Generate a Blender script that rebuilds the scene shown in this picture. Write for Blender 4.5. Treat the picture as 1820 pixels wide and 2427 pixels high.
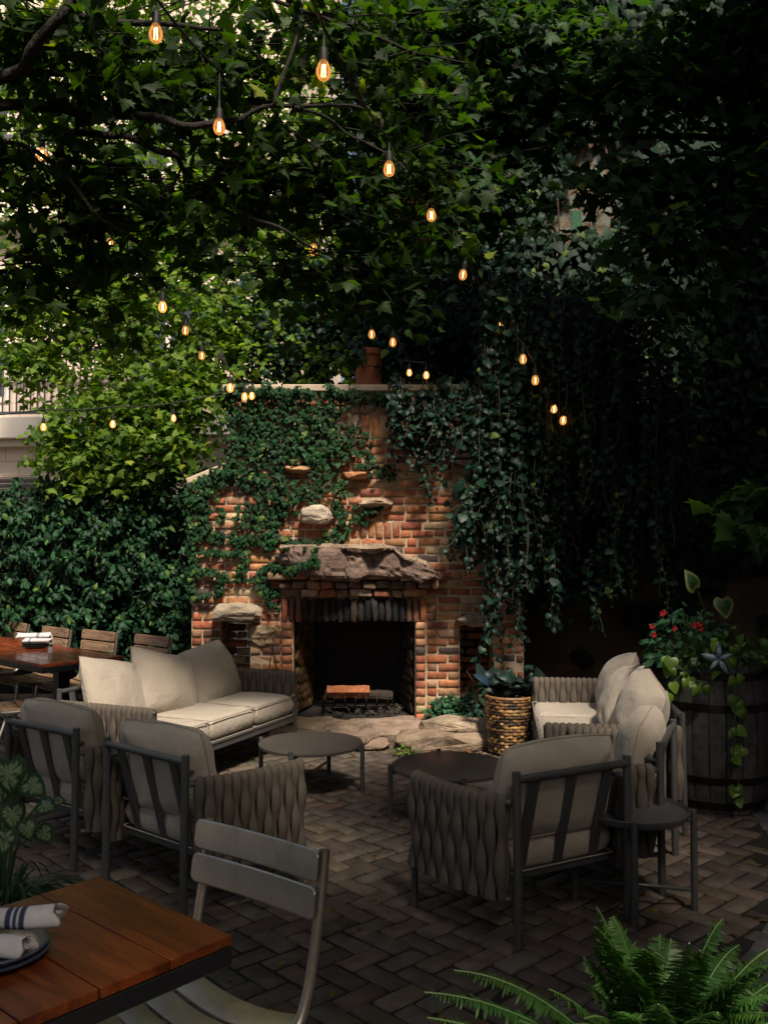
import bpy, bmesh, math, random
import numpy as np
from mathutils import Vector, Matrix, noise
for o in list(bpy.data.objects): bpy.data.objects.remove(o)
C = bpy.context.scene.collection
PI = math.pi
# ------------------------------------------------------------------ camera, sky, sun
F = 2200.0; CX, CY = 910.0, 1213.5; CAMH = 1.6; PITCH = math.atan(66.5/F)
sc = bpy.context.scene
cd = bpy.data.cameras.new('camera'); cam = bpy.data.objects.new('camera', cd); C.objects.link(cam)
cam.location = (0, 0, CAMH); cam.rotation_euler = (PI/2+PITCH, 0, 0)
cd.sensor_fit = 'VERTICAL'; cd.sensor_height = 36; cd.lens = F/2427*36; cd.clip_start = .05; cd.clip_end = 500
sc.camera = cam
SUN_EL, SUN_AZ = math.radians(53), math.radians(162)      # azimuth clockwise from +Y
w = bpy.data.worlds.new('World'); sc.world = w; w.use_nodes = True
nt = w.node_tree; bg = nt.nodes['Background']
sky = nt.nodes.new('ShaderNodeTexSky'); sky.sky_type = 'NISHITA'; sky.sun_disc = False
sky.sun_elevation = SUN_EL; sky.sun_rotation = SUN_AZ; sky.air_density = 1.0; sky.dust_density = 4.0
sky.ozone_density = .4
warm = nt.nodes.new('ShaderNodeMix'); warm.data_type = 'RGBA'; warm.blend_type = 'MULTIPLY'; warm.inputs['Factor'].default_value = 1; warm.inputs[7].default_value = (1, .94, .86, 1)
nt.links.new(sky.outputs[0], warm.inputs[6]); nt.links.new(warm.outputs[2], bg.inputs[0]); bg.inputs[1].default_value = .082
sl = bpy.data.lights.new('sun', 'SUN'); sun = bpy.data.objects.new('sun', sl); C.objects.link(sun)
sl.energy = 5.0; sl.angle = math.radians(8); sl.color = (1, .86, .70)
sd = Vector((math.sin(SUN_AZ)*math.cos(SUN_EL), math.cos(SUN_AZ)*math.cos(SUN_EL), math.sin(SUN_EL)))
sun.rotation_euler = sd.to_track_quat('Z', 'Y').to_euler()
sc.view_settings.view_transform = 'Standard'; sc.view_settings.look = 'None'
sc.view_settings.exposure = .5; sc.view_settings.gamma = 1
sc.render.resolution_x = 767; sc.render.resolution_y = 1024
try:
    sc.cycles.max_bounces = 6; sc.cycles.diffuse_bounces = 3; sc.cycles.transparent_max_bounces = 8
except Exception: pass

def ray(px, py):
    v = (CY-py)/F; u = (px-CX)/F
    return np.array([u, math.cos(PITCH)-v*math.sin(PITCH), math.sin(PITCH)+v*math.cos(PITCH)])
def P(px, py, Y):                     # photo pixel at world depth Y
    r = ray(px, py); t = Y/r[1]; return Vector((r[0]*t, Y, CAMH+r[2]*t))
def G(px, py, z=0.0):                 # photo pixel on the plane of height z
    r = ray(px, py); t = (z-CAMH)/r[2]; return Vector((r[0]*t, r[1]*t, z))
rng = np.random.default_rng(7); random.seed(7)
# ------------------------------------------------------------------ materials
def lin(c): return (*c, 1.0)
def new_mat(name):
    m = bpy.data.materials.new(name); m.use_nodes = True
    return m, m.node_tree, m.node_tree.nodes['Principled BSDF']
def nz(nt, scale, detail=4, vec=None, rough=.55, dist=0):
    n = nt.nodes.new('ShaderNodeTexNoise'); n.inputs['Scale'].default_value = scale
    n.inputs['Detail'].default_value = detail; n.inputs['Roughness'].default_value = rough
    n.inputs['Distortion'].default_value = dist
    if vec is not None: nt.links.new(vec, n.inputs['Vector'])
    return n
def objco(nt, scale=(1, 1, 1), out='Object'):
    t = nt.nodes.new('ShaderNodeTexCoord'); mp = nt.nodes.new('ShaderNodeMapping')
    mp.inputs['Scale'].default_value = scale; nt.links.new(t.outputs[out], mp.inputs['Vector']); return mp.outputs[0]
def ramp(nt, src, stops):
    r = nt.nodes.new('ShaderNodeValToRGB'); e = r.color_ramp.elements
    while len(e) < len(stops): e.new(.5)
    for i, (p, c) in enumerate(stops): e[i].position = p; e[i].color = lin(c) if len(c) == 3 else c
    nt.links.new(src, r.inputs[0]); return r.outputs[0]
def mixc(nt, a, b, fac=None, f=.5, mode='MIX'):
    m = nt.nodes.new('ShaderNodeMix'); m.data_type = 'RGBA'; m.blend_type = mode
    m.inputs['Factor'].default_value = f
    if fac is not None: nt.links.new(fac, m.inputs['Factor'])
    for k, s in ((6, a), (7, b)):
        if isinstance(s, tuple): m.inputs[k].default_value = lin(s)
        else: nt.links.new(s, m.inputs[k])
    return m.outputs[2]
def bump(nt, bs, src, strength=.3, dist=.01, prev=None):
    b = nt.nodes.new('ShaderNodeBump'); b.inputs['Strength'].default_value = strength; b.inputs['Distance'].default_value = dist
    nt.links.new(src, b.inputs['Height'])
    if prev is not None: nt.links.new(prev, b.inputs['Normal'])
    nt.links.new(b.outputs[0], bs.inputs['Normal']); return b.outputs[0]
def simple(name, col, rough=.6, metal=0, var=.25, scale=8, bstr=.15, bscale=60, bdist=.004, stretch=(1, 1, 1), spec=.5):
    m, t, b = new_mat(name); v = objco(t, stretch); n = nz(t, scale, 5, v)
    c = mixc(t, tuple(x*(1-var) for x in col), tuple(min(1, x*(1+var)) for x in col), n.outputs[0])
    t.links.new(c, b.inputs['Base Color']); b.inputs['Roughness'].default_value = rough; b.inputs['Metallic'].default_value = metal
    b.inputs['Specular IOR Level'].default_value = spec
    if bstr: bump(t, b, nz(t, bscale, 3, v).outputs[0], bstr, bdist)
    return m
def attr_mat(name, rough=.8, nscale=14, namt=.5, bstr=.5, bscale=45, bdist=.006, speck=0, spec=.3, dirt=None, dirt_scale=2.5):
    m, t, b = new_mat(name); a = t.nodes.new('ShaderNodeAttribute'); a.attribute_name = 'Col'
    v = objco(t); n = nz(t, nscale, 6, v, .65)
    g = ramp(t, n.outputs[0], [(.28, (1-namt,)*3), (.72, (1+namt*.55,)*3)])
    c = mixc(t, a.outputs[0], g, f=1.0, mode='MULTIPLY')
    if speck:
        s = nz(t, 260, 2, v, .7); r = ramp(t, s.outputs[0], [(.35, (.55,)*3), (.6, (1, 1, 1)), (.72, (1.5,)*3)])
        c = mixc(t, c, r, f=speck, mode='MULTIPLY')
    if dirt:
        d = nz(t, dirt_scale, 6, v, .6); r = ramp(t, d.outputs[0], [(.60, (0,)*3), (.74, (.8,)*3)])
        c = mixc(t, c, dirt, fac=r)
    t.links.new(c, b.inputs['Base Color']); b.inputs['Roughness'].default_value = rough
    b.inputs['Specular IOR Level'].default_value = spec
    p = bump(t, b, n.outputs[0], bstr, bdist*2); bump(t, b, nz(t, bscale*3, 4, v, .7).outputs[0], bstr, bdist, p)
    return m
def leaf_mat(name, rough=.42, trans=.35, tcol=(1.5, 1.75, .35), spec=.5, veins=0):
    m, t, b = new_mat(name); a = t.nodes.new('ShaderNodeAttribute'); a.attribute_name = 'Col'
    t.links.new(a.outputs[0], b.inputs['Base Color']); b.inputs['Roughness'].default_value = rough
    b.inputs['Specular IOR Level'].default_value = spec
    tr = t.nodes.new('ShaderNodeBsdfTranslucent'); c = mixc(t, a.outputs[0], tcol, f=1.0, mode='MULTIPLY')
    t.links.new(c, tr.inputs[0]); mx = t.nodes.new('ShaderNodeMixShader'); mx.inputs[0].default_value = trans
    out = t.nodes['Material Output']; t.links.new(b.outputs[0], mx.inputs[1]); t.links.new(tr.outputs[0], mx.inputs[2])
    t.links.new(mx.outputs[0], out.inputs[0]); return m
def wood_mat(name, ca, cb, rough=.35, stretch=(1.2, 14, 14), spec=.5, bstr=.15, attr=True):
    m, t, b = new_mat(name); v = objco(t, stretch)
    n = nz(t, 2.2, 8, v, .62, .8); fine = nz(t, 14, 5, v, .6)
    c = ramp(t, n.outputs[0], [(.25, tuple(x*.35 for x in ca)), (.45, ca), (.7, cb)])
    c = mixc(t, c, ramp(t, fine.outputs[0], [(.3, (.6,)*3), (.65, (1.15,)*3)]), f=.7, mode='MULTIPLY')
    big = nz(t, 3.0, 3, objco(t)); c = mixc(t, c, ramp(t, big.outputs[0], [(.35, (.55,)*3), (.65, (1.2,)*3)]), f=.8, mode='MULTIPLY')
    t.links.new(c, b.inputs['Base Color']); b.inputs['Roughness'].default_value = rough; b.inputs['Specular IOR Level'].default_value = spec
    bump(t, b, fine.outputs[0], bstr, .002); return m
M = {}
M['brick'] = attr_mat('old_brick', nscale=22, namt=.55, bstr=.7, dirt=(.30, .25, .19), dirt_scale=5)
M['soot_brick'] = attr_mat('sooty_brick', rough=.97, nscale=18, namt=.5, bstr=.7, spec=.08)
M['mortar'] = simple('mortar', (.46, .37, .26), .95, var=.35, scale=12, bstr=.8, bscale=90, bdist=.01)
M['rock'] = attr_mat('rock', nscale=7, namt=.55, bstr=.9, bscale=16, bdist=.012, spec=.2)
M['paver'] = attr_mat('paver', rough=.75, nscale=9, namt=.5, bstr=.45, bscale=60, bdist=.003, speck=.6, dirt=(.045, .037, .03), dirt_scale=1.1)
M['joint'] = simple('joint_soil', (.010, .009, .006), 1, bstr=.6, bscale=80)
M['soil'] = simple('soil', (.05, .036, .024), 1, var=.4, bstr=.8, bscale=30, bdist=.02)
M['concrete'] = simple('coping_stone', (.42, .35, .26), .9, var=.35, scale=9, bstr=.6, bscale=70)
M['terracotta'] = simple('terracotta', (.26, .095, .05), .9, var=.6, scale=12, bstr=.3, bscale=50)
M['frame'] = simple('charcoal_paint', (.078, .082, .084), .42, .3, var=.12, scale=20, bstr=.05, bscale=300, spec=.5)
M['tabletop_metal'] = simple('coffee_top', (.085, .076, .07), .42, .2, var=.15, scale=3, bstr=.05, bscale=200)
M['galv'] = simple('side_top', (.21, .225, .24), .33, .7, var=.3, scale=4, bstr=.05, bscale=200)
M['rope'] = simple('woven_strap', (.098, .084, .070), .85, var=.18, scale=25, bstr=.5, bscale=500, bdist=.002, spec=.2)
def fabric():
    m, t, b = new_mat('linen'); v = objco(t)
    n = nz(t, 9, 4, v); c = mixc(t, (.32, .283, .238), (.41, .366, .31), n.outputs[0])
    f = nz(t, 420, 2, v, .7); c = mixc(t, c, ramp(t, f.outputs[0], [(.35, (.72,)*3), (.65, (1.15,)*3)]), f=.5, mode='MULTIPLY')
    t.links.new(c, b.inputs['Base Color']); b.inputs['Roughness'].default_value = .95; b.inputs['Specular IOR Level'].default_value = .1
    b.inputs['Sheen Weight'].default_value = .15
    p = bump(t, b, nz(t, 11, 5, v, .6, .8).outputs[0], .55, .02); bump(t, b, f.outputs[0], .35, .002, p); return m
M['fabric'] = fabric()
M['piping'] = simple('piping', (.30, .26, .21), .95, var=.1)
M['tag'] = simple('black_tag', (.01, .01, .01), .6)
M['wood_red'] = wood_mat('mahogany_top', (.20, .036, .012), (.42, .085, .026), .2)
M['wood_front'] = wood_mat('honey_top', (.135, .029, .006), (.28, .066, .012), .38, spec=.3)
M['wood_slat'] = wood_mat('slat_wood', (.24, .145, .085), (.42, .28, .175), .5, (1.5, 16, 16))
M['black_metal'] = simple('black_metal', (.012, .013, .016), .35, .2, var=.2, bstr=.05)
M['steel_frame'] = simple('olive_steel', (.24, .235, .21), .42, .85, var=.25, scale=12, bstr=.05)
def brushed():
    m, t, b = new_mat('brushed_aluminium'); v = objco(t); n = nz(t, 5, 6, v, .6); f = nz(t, 6, 4, objco(t, (30, 1, 30)))
    c = ramp(t, n.outputs[0], [(.3, (.28, .255, .21)), (.5, (.50, .465, .40)), (.7, (.66, .62, .55))])  # patchy tones stand in for blotchy reflections on the metal
    t.links.new(c, b.inputs['Base Color']); b.inputs['Metallic'].default_value = .95
    r = ramp(t, n.outputs[0], [(.3, (.5,)*3), (.7, (.33,)*3)]); t.links.new(r, b.inputs['Roughness'])
    bump(t, b, f.outputs[0], .06, .002); return m
M['alu'] = brushed()
M['bark'] = simple('bark', (.014, .011, .009), .95, var=.4, scale=14, bstr=1, bscale=30, bdist=.02, stretch=(3, 3, .7))
M['bark_pale'] = simple('pale_twig', (.085, .065, .045), .9, var=.3, scale=14, bstr=.3)
M['leaf_maple'] = leaf_mat('maple_leaf', .55, .5, (1.6, 1.8, .22), .22)
M['leaf_ivy'] = leaf_mat('ivy_leaf', .55, .12, (1.1, 1.3, .4), .12)
M['leaf_vine'] = leaf_mat('vine_leaf', .45, .15, (1.1, 1.3, .5), .2)
M['leaf_shrub'] = leaf_mat('shrub_leaf', .5, .15, (1.1, 1.4, .5), .18)
M['leaf_fern'] = leaf_mat('fern_leaf', .5, .35, (1.2, 1.5, .4), .35)
M['leaf_lime'] = leaf_mat('lime_leaf', .4, .35, (1.3, 1.4, .4), .5)
M['petal'] = leaf_mat('petal', .5, .25, (1.2, 1, 1), .3)
M['cream'] = simple('cream_wall', (.58, .47, .37), .85, var=.06, scale=2, bstr=.05)
M['white'] = simple('white_trim', (.84, .77, .70), .7, var=.06, scale=3, bstr=0)
M['rail'] = simple('rail_paint', (.10, .11, .13), .5, bstr=0)
M['glass_dark'] = simple('window_glass', (.05, .06, .08), .1, .0, var=.3, bstr=0)
M['vent'] = simple('vent_paint', (.22, .19, .18), .6, bstr=0)
M['porcelain'] = simple('navy_plate', (.06, .075, .12), .12, var=.1, bstr=0)
M['cloth'] = attr_mat('napkin_cloth', rough=.95, nscale=30, namt=.15, bstr=.3, bscale=120, bdist=.002)
M['barrel'] = attr_mat('barrel_wood', rough=.8, nscale=20, namt=.55, bstr=.5, bscale=50, bdist=.004)
M['hoop'] = simple('hoop_iron', (.02, .016, .014), .6, .6, var=.4, scale=20)
M['wicker'] = attr_mat('wicker', rough=.45, nscale=30, namt=.5, bstr=.4, bscale=100, bdist=.003, spec=.5)
M['pot'] = simple('dark_pot', (.02, .02, .022), .5, bstr=.2)
M['log'] = attr_mat('log_wood', rough=.85, nscale=25, namt=.5, bstr=.6, bscale=60)
M['glass_jar'] = simple('shaker_glass', (.55, .5, .45), .15, var=.1, bstr=0)
M['paint_wall'] = None
# ------------------------------------------------------------------ object helpers
def tag(o, label=None, cat=None, group=None, kind=None):
    if label: o['label'] = label
    if cat: o['category'] = cat
    if group: o['group'] = group
    if kind: o['kind'] = kind
    return o
def thing(name, label, cat, loc=(0, 0, 0), rz=0, group=None):
    o = bpy.data.objects.new(name, None); C.objects.link(o); o.location = loc; o.rotation_euler = (0, 0, rz)
    o.empty_display_size = .1
    return tag(o, label, cat, group)
def link(name, me, mat, parent=None, smooth=True):
    if mat is not None: me.materials.append(mat)
    o = bpy.data.objects.new(name, me); C.objects.link(o)
    if parent is not None: o.parent = parent
    if smooth: me.polygons.foreach_set('use_smooth', [True]*len(me.polygons))
    me.update(); return o
def set_col(me, cols):
    a = me.color_attributes.new('Col', 'FLOAT_COLOR', 'POINT')
    c = np.ones((len(me.vertices), 4), np.float32); c[:, :3] = cols; a.data.foreach_set('color', c.ravel())
def npmesh(name, V, Fc, cols=None):
    """V (N,3); Fc list of index arrays (n,k)"""
    me = bpy.data.meshes.new(name); V = np.asarray(V, np.float32)
    loops = np.concatenate([f.ravel() for f in Fc]).astype(np.int32)
    tot = np.concatenate([np.full(len(f), f.shape[1]) for f in Fc]).astype(np.int32)
    st = np.concatenate([[0], np.cumsum(tot)[:-1]]).astype(np.int32)
    me.vertices.add(len(V)); me.vertices.foreach_set('co', V.ravel())
    me.loops.add(len(loops)); me.loops.foreach_set('vertex_index', loops)
    me.polygons.add(len(tot)); me.polygons.foreach_set('loop_start', st); me.polygons.foreach_set('loop_total', tot)
    me.update(calc_edges=True)
    if cols is not None: set_col(me, cols)
    return me
class MB:
    def __init__(s): s.v = []; s.f = []; s.c = []
    def add(s, vs, fs, col=(1, 1, 1)):
        b = len(s.v); s.v += [tuple(x) for x in vs]; s.f += [tuple(i+b for i in f) for f in fs]; s.c += [tuple(col)]*len(vs)
    def box(s, c, d, M3=None, col=(1, 1, 1), bev=0):
        x, y, z = d[0]/2, d[1]/2, d[2]/2
        bv = min(bev, x*.9, y*.9, z*.9)
        if bv <= 0:
            vs = [Vector((a*x, b*y, e*z)) for a in (-1, 1) for b in (-1, 1) for e in (-1, 1)]
            fs = [(0, 1, 3, 2), (4, 6, 7, 5), (0, 4, 5, 1), (2, 3, 7, 6), (0, 2, 6, 4), (1, 5, 7, 3)]
        else:
            T, fs = RB; vs = [Vector((t[0]*(x-bv)+t[3]*bv, t[1]*(y-bv)+t[4]*bv, t[2]*(z-bv)+t[5]*bv)) for t in T]
        c = Vector(c)
        if M3 is not None: vs = [M3 @ v for v in vs]
        s.add([v+c for v in vs], fs, col)
    def tube(s, pts, r, n=8, col=(1, 1, 1), cap=True, flat=None):
        pts = [Vector(p) for p in pts]; k = len(pts); rs = r if hasattr(r, '__len__') else [r]*k
        vs = []; up = None
        for i, p in enumerate(pts):
            t = (pts[min(i+1, k-1)]-pts[max(i-1, 0)]).normalized()
            if up is None:
                up = Vector((0, 0, 1)) if abs(t.z) < .9 else Vector((0, 1, 0))
            a = t.cross(up).normalized(); up = a.cross(t).normalized()
            for j in range(n):
                an = 2*PI*j/n; vs.append(p+(a*math.cos(an)+up*math.sin(an))*rs[i])
        fs = [(i*n+j, i*n+(j+1) % n, (i+1)*n+(j+1) % n, (i+1)*n+j) for i in range(k-1) for j in range(n)]
        if cap: fs += [tuple(range(n))[::-1], tuple((k-1)*n+j for j in range(n))]
        s.add(vs, fs, col)
    def lathe(s, prof, n=32, c=(0, 0, 0), col=(1, 1, 1), M3=None):
        vs = [Vector((r*math.cos(2*PI*j/n), r*math.sin(2*PI*j/n), z)) for r, z in prof for j in range(n)]
        if M3 is not None: vs = [M3 @ v for v in vs]
        c = Vector(c); k = len(prof)
        fs = [(i*n+j, i*n+(j+1) % n, (i+1)*n+(j+1) % n, (i+1)*n+j) for i in range(k-1) for j in range(n)]
        fs += [tuple(range(n))[::-1], tuple((k-1)*n+j for j in range(n))]
        s.add([v+c for v in vs], fs, col)
    def build(s, name, mat, parent=None, smooth=False, auto=None):
        me = bpy.data.meshes.new(name); me.from_pydata(s.v, [], s.f); me.update()
        set_col(me, np.array(s.c, np.float32))
        o = link(name, me, mat, parent, smooth)
        if smooth and auto is not None:
            try: me.set_sharp_from_angle(angle=math.radians(auto))
            except Exception: pass
        return o
def rounded_template():
    T = []; idx = {}
    for sx in (-1, 1):
        for sy in (-1, 1):
            for sz in (-1, 1):
                for ax in range(3):
                    o = [0, 0, 0]; o[ax] = (sx, sy, sz)[ax]; idx[(sx, sy, sz, ax)] = len(T); T.append((sx, sy, sz, *o))
    fs = []
    for ax in range(3):
        o1, o2 = (ax+1) % 3, (ax+2) % 3
        for s in (-1, 1):
            q = []
            for a, b in ((-1, -1), (1, -1), (1, 1), (-1, 1)):
                k = [0, 0, 0]; k[ax] = s; k[o1] = a; k[o2] = b; q.append(idx[(*k, ax)])
            fs.append(tuple(q if s > 0 else q[::-1]))
        for a in (-1, 1):
            for b in (-1, 1):
                k1 = [0, 0, 0]; k1[o1] = a; k1[o2] = b; k2 = list(k1); k1[ax] = -1; k2[ax] = 1
                q = [idx[(*k1, o1)], idx[(*k2, o1)], idx[(*k2, o2)], idx[(*k1, o2)]]
                fs.append(tuple(q if a*b < 0 else q[::-1]))
    for sx in (-1, 1):
        for sy in (-1, 1):
            for sz in (-1, 1):
                q = [idx[(sx, sy, sz, a)] for a in range(3)]; fs.append(tuple(q if sx*sy*sz > 0 else q[::-1]))
    return T, fs
RB = rounded_template()
def bricks_mesh(name, items, bev=.006, jit=.0018):
    """items: (cx,cy,cz, sx,sy,sz, col, M3 or None) -> one mesh of rounded, slightly uneven bricks"""
    T = np.array(RB[0], np.float32); N = len(items)
    q4 = np.array([f for f in RB[1] if len(f) == 4]); q3 = np.array([f for f in RB[1] if len(f) == 3])
    c = np.array([i[0:3] for i in items], np.float32); s = np.array([i[3:6] for i in items], np.float32)/2
    bv = np.minimum(bev, s*.8)
    V = T[None, :, 0:3]*(s-bv)[:, None, :]+T[None, :, 3:6]*bv[:, None, :]
    # corner-wise jitter keeps the chamfers together
    cj = rng.normal(0, jit, (N, 8, 3)); V = V+np.repeat(cj, 3, axis=1)
    R = np.array([np.array(i[7]) if i[7] is not None else np.eye(3) for i in items], np.float32)
    V = np.einsum('nij,nkj->nki', R, V)+c[:, None, :]
    off = (np.arange(N)*24)[:, None, None]
    cols = np.repeat(np.array([i[6] for i in items], np.float32), 24, axis=0)
    return npmesh(name, V.reshape(-1, 3), [(q4[None]+off).reshape(-1, 4), (q3[None]+off).reshape(-1, 3)], cols)
def copy_tree(o, parent=None):
    c = o.copy(); C.objects.link(c)
    if parent is not None: c.parent = parent
    for ch in [x for x in bpy.data.objects if x.parent == o]: copy_tree(ch, c)
    return c
def vary(c, a=.15):
    k = 1+random.uniform(-a, a); return tuple(max(0, x*k*(1+random.uniform(-a*.35, a*.35))) for x in c)
def rock_into(mb, c, d, seed, col, n=26, rough=.03, rot=0, flat=1.0):
    r = random.Random(seed); bm = bmesh.new()
    for i in range(n):
        v = Vector((r.gauss(0, 1), r.gauss(0, 1), r.gauss(0, 1))).normalized()
        k = 1/max(abs(v.x), abs(v.y), abs(v.z))**.62
        v *= k*r.uniform(.86, 1.0); bm.verts.new((v.x*d[0]/2, v.y*d[1]/2, v.z*d[2]/2))
    g = bmesh.ops.convex_hull(bm, input=bm.verts)
    bmesh.ops.delete(bm, geom=[e for e in g['geom_interior'] if isinstance(e, bmesh.types.BMVert)], context='VERTS')
    bmesh.ops.bevel(bm, geom=bm.edges[:], offset=min(d)*.045, segments=1, affect='EDGES')
    bmesh.ops.triangulate(bm, faces=bm.faces[:])
    bmesh.ops.subdivide_edges(bm, edges=bm.edges[:], cuts=2, use_grid_fill=True)
    off = Vector((seed*3.1, seed*1.7, seed*.9)); R = Matrix.Rotation(rot, 3, 'Z')
    for v in bm.verts:
        p = v.co+off
        a = noise.noise(p*9)*.7+noise.noise(p*22)*.4+noise.noise(p*48)*.2
        layer = noise.noise(Vector((p.x*1.5, p.y*1.5, p.z*34)))*.6
        v.co += v.normal*(a+layer)*rough if v.normal.length else Vector()
        v.co = R @ v.co
    bm.verts.index_update(); c = Vector(c)
    mb.add([v.co+c for v in bm.verts], [tuple(v.index for v in f.verts) for f in bm.faces], col); bm.free()
# ------------------------------------------------------------------ leaf clouds
def tpl(outline, center, cup=.15, fold=.1):
    pts = outline+[(-x, y) for x, y in outline[::-1] if abs(x) > 1e-6]
    V = [(0, center, fold*.6)]+[(x, y, -cup*(y-.3)**2-fold*abs(x)) for x, y in pts]
    k = len(pts); Ft = [(0, 1+(i+1) % k, 1+i) for i in range(k)]
    return np.array(V, np.float32), np.array(Ft)
MAPLE = tpl([(0, .04), (.2, -.1), (.30, .06), (.62, .08), (.46, .24), (.66, .44), (.46, .42), (.34, .44), (.30, .56), (.16, .70), (.10, .82), (0, 1.0)], .3, .35, .12)
IVY = tpl([(0, .08), (.24, -.08), (.50, .16), (.34, .38), (.24, .56), (0, 1.0)], .35, .35, .15)
HEART = tpl([(0, .08), (.22, -.04), (.42, .12), (.46, .36), (.30, .68), (.12, .88), (0, 1.0)], .4, .4, .18)
OVAL = tpl([(0, 0), (.16, .10), (.27, .34), (.25, .60), (.12, .86), (0, 1.0)], .45, .5, .22)
LONG = tpl([(0, 0), (.09, .15), (.13, .45), (.08, .8), (0, 1.0)], .45, .3, .1)
def unit(a): return a/np.maximum(np.linalg.norm(a, axis=-1, keepdims=True), 1e-6)
def leafcloud(name, pos, axis, nrm, size, cols, T, mat, parent=None):
    V0, F0 = T; pos = np.asarray(pos, np.float32); axis = unit(np.asarray(axis, np.float32)); nrm = np.asarray(nrm, np.float32)
    side = unit(np.cross(axis, nrm)); nn = np.cross(side, axis); size = np.asarray(size, np.float32)
    wob = rng.uniform(.8, 1.2, (len(pos), 1, 1)); curl = rng.uniform(-1.0, 2.8, (len(pos), 1, 1))
    V = pos[:, None]+size[:, None, None]*(V0[None, :, 0:1]*wob*side[:, None]+V0[None, :, 1:2]*axis[:, None]+V0[None, :, 2:3]*curl*nn[:, None])
    k = len(V0); off = (np.arange(len(pos))*k)[:, None, None]
    me = npmesh(name, V.reshape(-1, 3), [(F0[None]+off).reshape(-1, 3)], np.repeat(cols, k, axis=0))
    return link(name, me, mat, parent, smooth=False)
def rnd_dir(n): return unit(rng.normal(size=(n, 3)))
def leafcols(n, a, b, yellow=None, yf=.04, br=.35):
    t = rng.random((n, 1)); c = np.array(a)*(1-t)+np.array(b)*t; c = c*rng.uniform(1-br, 1+br, (n, 1))
    if yellow is not None:
        m = rng.random(n) < yf; c[m] = np.array(yellow)*rng.uniform(.7, 1.2, (m.sum(), 1))
    return c
def sprays(ells, n, per=9, spread=.28, shell=.55, droop=.35):
    """leaf positions gathered in layered sprays inside ellipsoids (c, r, weight)"""
    w_ = np.array([e[2] for e in ells], float); w_ /= w_.sum(); pick = rng.choice(len(ells), n, p=w_)
    c = np.array([e[0] for e in ells])[pick]; r = np.array([e[1] for e in ells])[pick]
    d = rnd_dir(n); rad = rng.random(n)**shell*1.0
    cen = c+d*r*rad[:, None]
    tw = unit(d*[1, 1, .3]+rng.normal(0, .6, (n, 3))*[1, 1, .35])
    k = n*per; cen2 = np.repeat(cen, per, 0); tw2 = np.repeat(tw, per, 0)
    t = rng.uniform(-1, 1, (k, 1)); lat = np.cross(tw2, [0, 0, 1]); lat = unit(lat)
    s = rng.uniform(-1, 1, (k, 1))
    pos = cen2+tw2*t*spread+lat*s*spread*.45+rng.normal(0, .035, (k, 3))
    pos[:, 2] -= (t[:, 0]+1)**2*spread*.22
    ax = unit(tw2*.6+lat*np.sign(s)*.7+rng.normal(0, .35, (k, 3))-np.array([0, 0, droop]))
    return pos, ax, cen, tw
def up_normals(n, tilt=.55): return unit(np.array([0, 0, 1.])+rng.normal(0, tilt, (n, 3)))
# ================================================================== GROUND
mb = MB(); mb.box((0, 60, -.30), (400, 400, .5)); g = mb.build('ground', M['soil']); tag(g, 'dark bare soil around and beyond the patio', 'ground', kind='structure')
mb = MB(); mb.box((-.4, 3.8, -.03), (12.8, 10.6, .044)); tag(mb.build('patio_bed', M['joint']), 'dark sand bed between the patio bricks', 'ground', kind='structure')
PAVC = [(.138, .112, .092), (.122, .098, .082), (.160, .126, .101), (.112, .092, .079), (.138, .103, .082), (.130, .114, .098)]
CC, CR = (-1.5, 5.9), 3.66
items = []; W = .104; a45 = math.radians(43)
R45 = Matrix.Rotation(a45, 3, 'Z'); ca, sa = math.cos(a45), math.sin(a45)
for i in range(-90, 91):
    for j in range(-60, 61):
        for q in (0, 1):
            ox = i*1+j*4; oy = -i
            if q == 0: x, y, sx, sy = ox+1, oy+.5, 2, 1
            else: x, y, sx, sy = ox+2.5, oy+1, 1, 2
            x *= W; y *= W
            X = x*ca-y*sa-.4; Y = x*sa+y*ca+3.8
            if not (-5.9 < X < 4.6 and -.9 < Y < 8.6): continue
            dcc = math.hypot(X-CC[0], Y-CC[1])
            if X > 0 and dcc > CR+.17: continue
            tl = Matrix.Rotation(random.gauss(0, .008), 3, 'X') @ Matrix.Rotation(random.gauss(0, .008), 3, 'Y')
            items.append((X, Y, -.028-(.008 if X > 0 and dcc > CR-.09 else 0)+random.gauss(0, .0022), sx*W-.0115, sy*W-.0115, .056, vary(tuple(q*.86 for q in random.choice(PAVC)), .16), tl @ R45))
tag(link('patio_paving', bricks_mesh('patio_paving', items, .0075, .0018), M['paver'], smooth=False), 'brown brick patio paving laid in herringbone', 'paving', kind='structure')
items = []
for row in range(26):
    r = CR+.055+row*.108; n = int(2*PI*r/.21)
    for k in range(n):
        a = 2*PI*(k+.5*(row % 2))/n; X = CC[0]+r*math.cos(a); Y = CC[1]+r*math.sin(a)
        if X < 0 or X > 5.5 or Y < .2 or Y > 8.4: continue
        items.append((X, Y, -.028+random.gauss(0, .0025), .098, 2*PI*r/n-.009, .056, vary((.115, .115, .12), .25), Matrix.Rotation(a, 3, 'Z')))
tag(link('border_paving', bricks_mesh('border_paving', items, .007, .0015), M['paver'], smooth=False), 'blue grey paving curving round the edge of the patio', 'paving', kind='structure')

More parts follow.
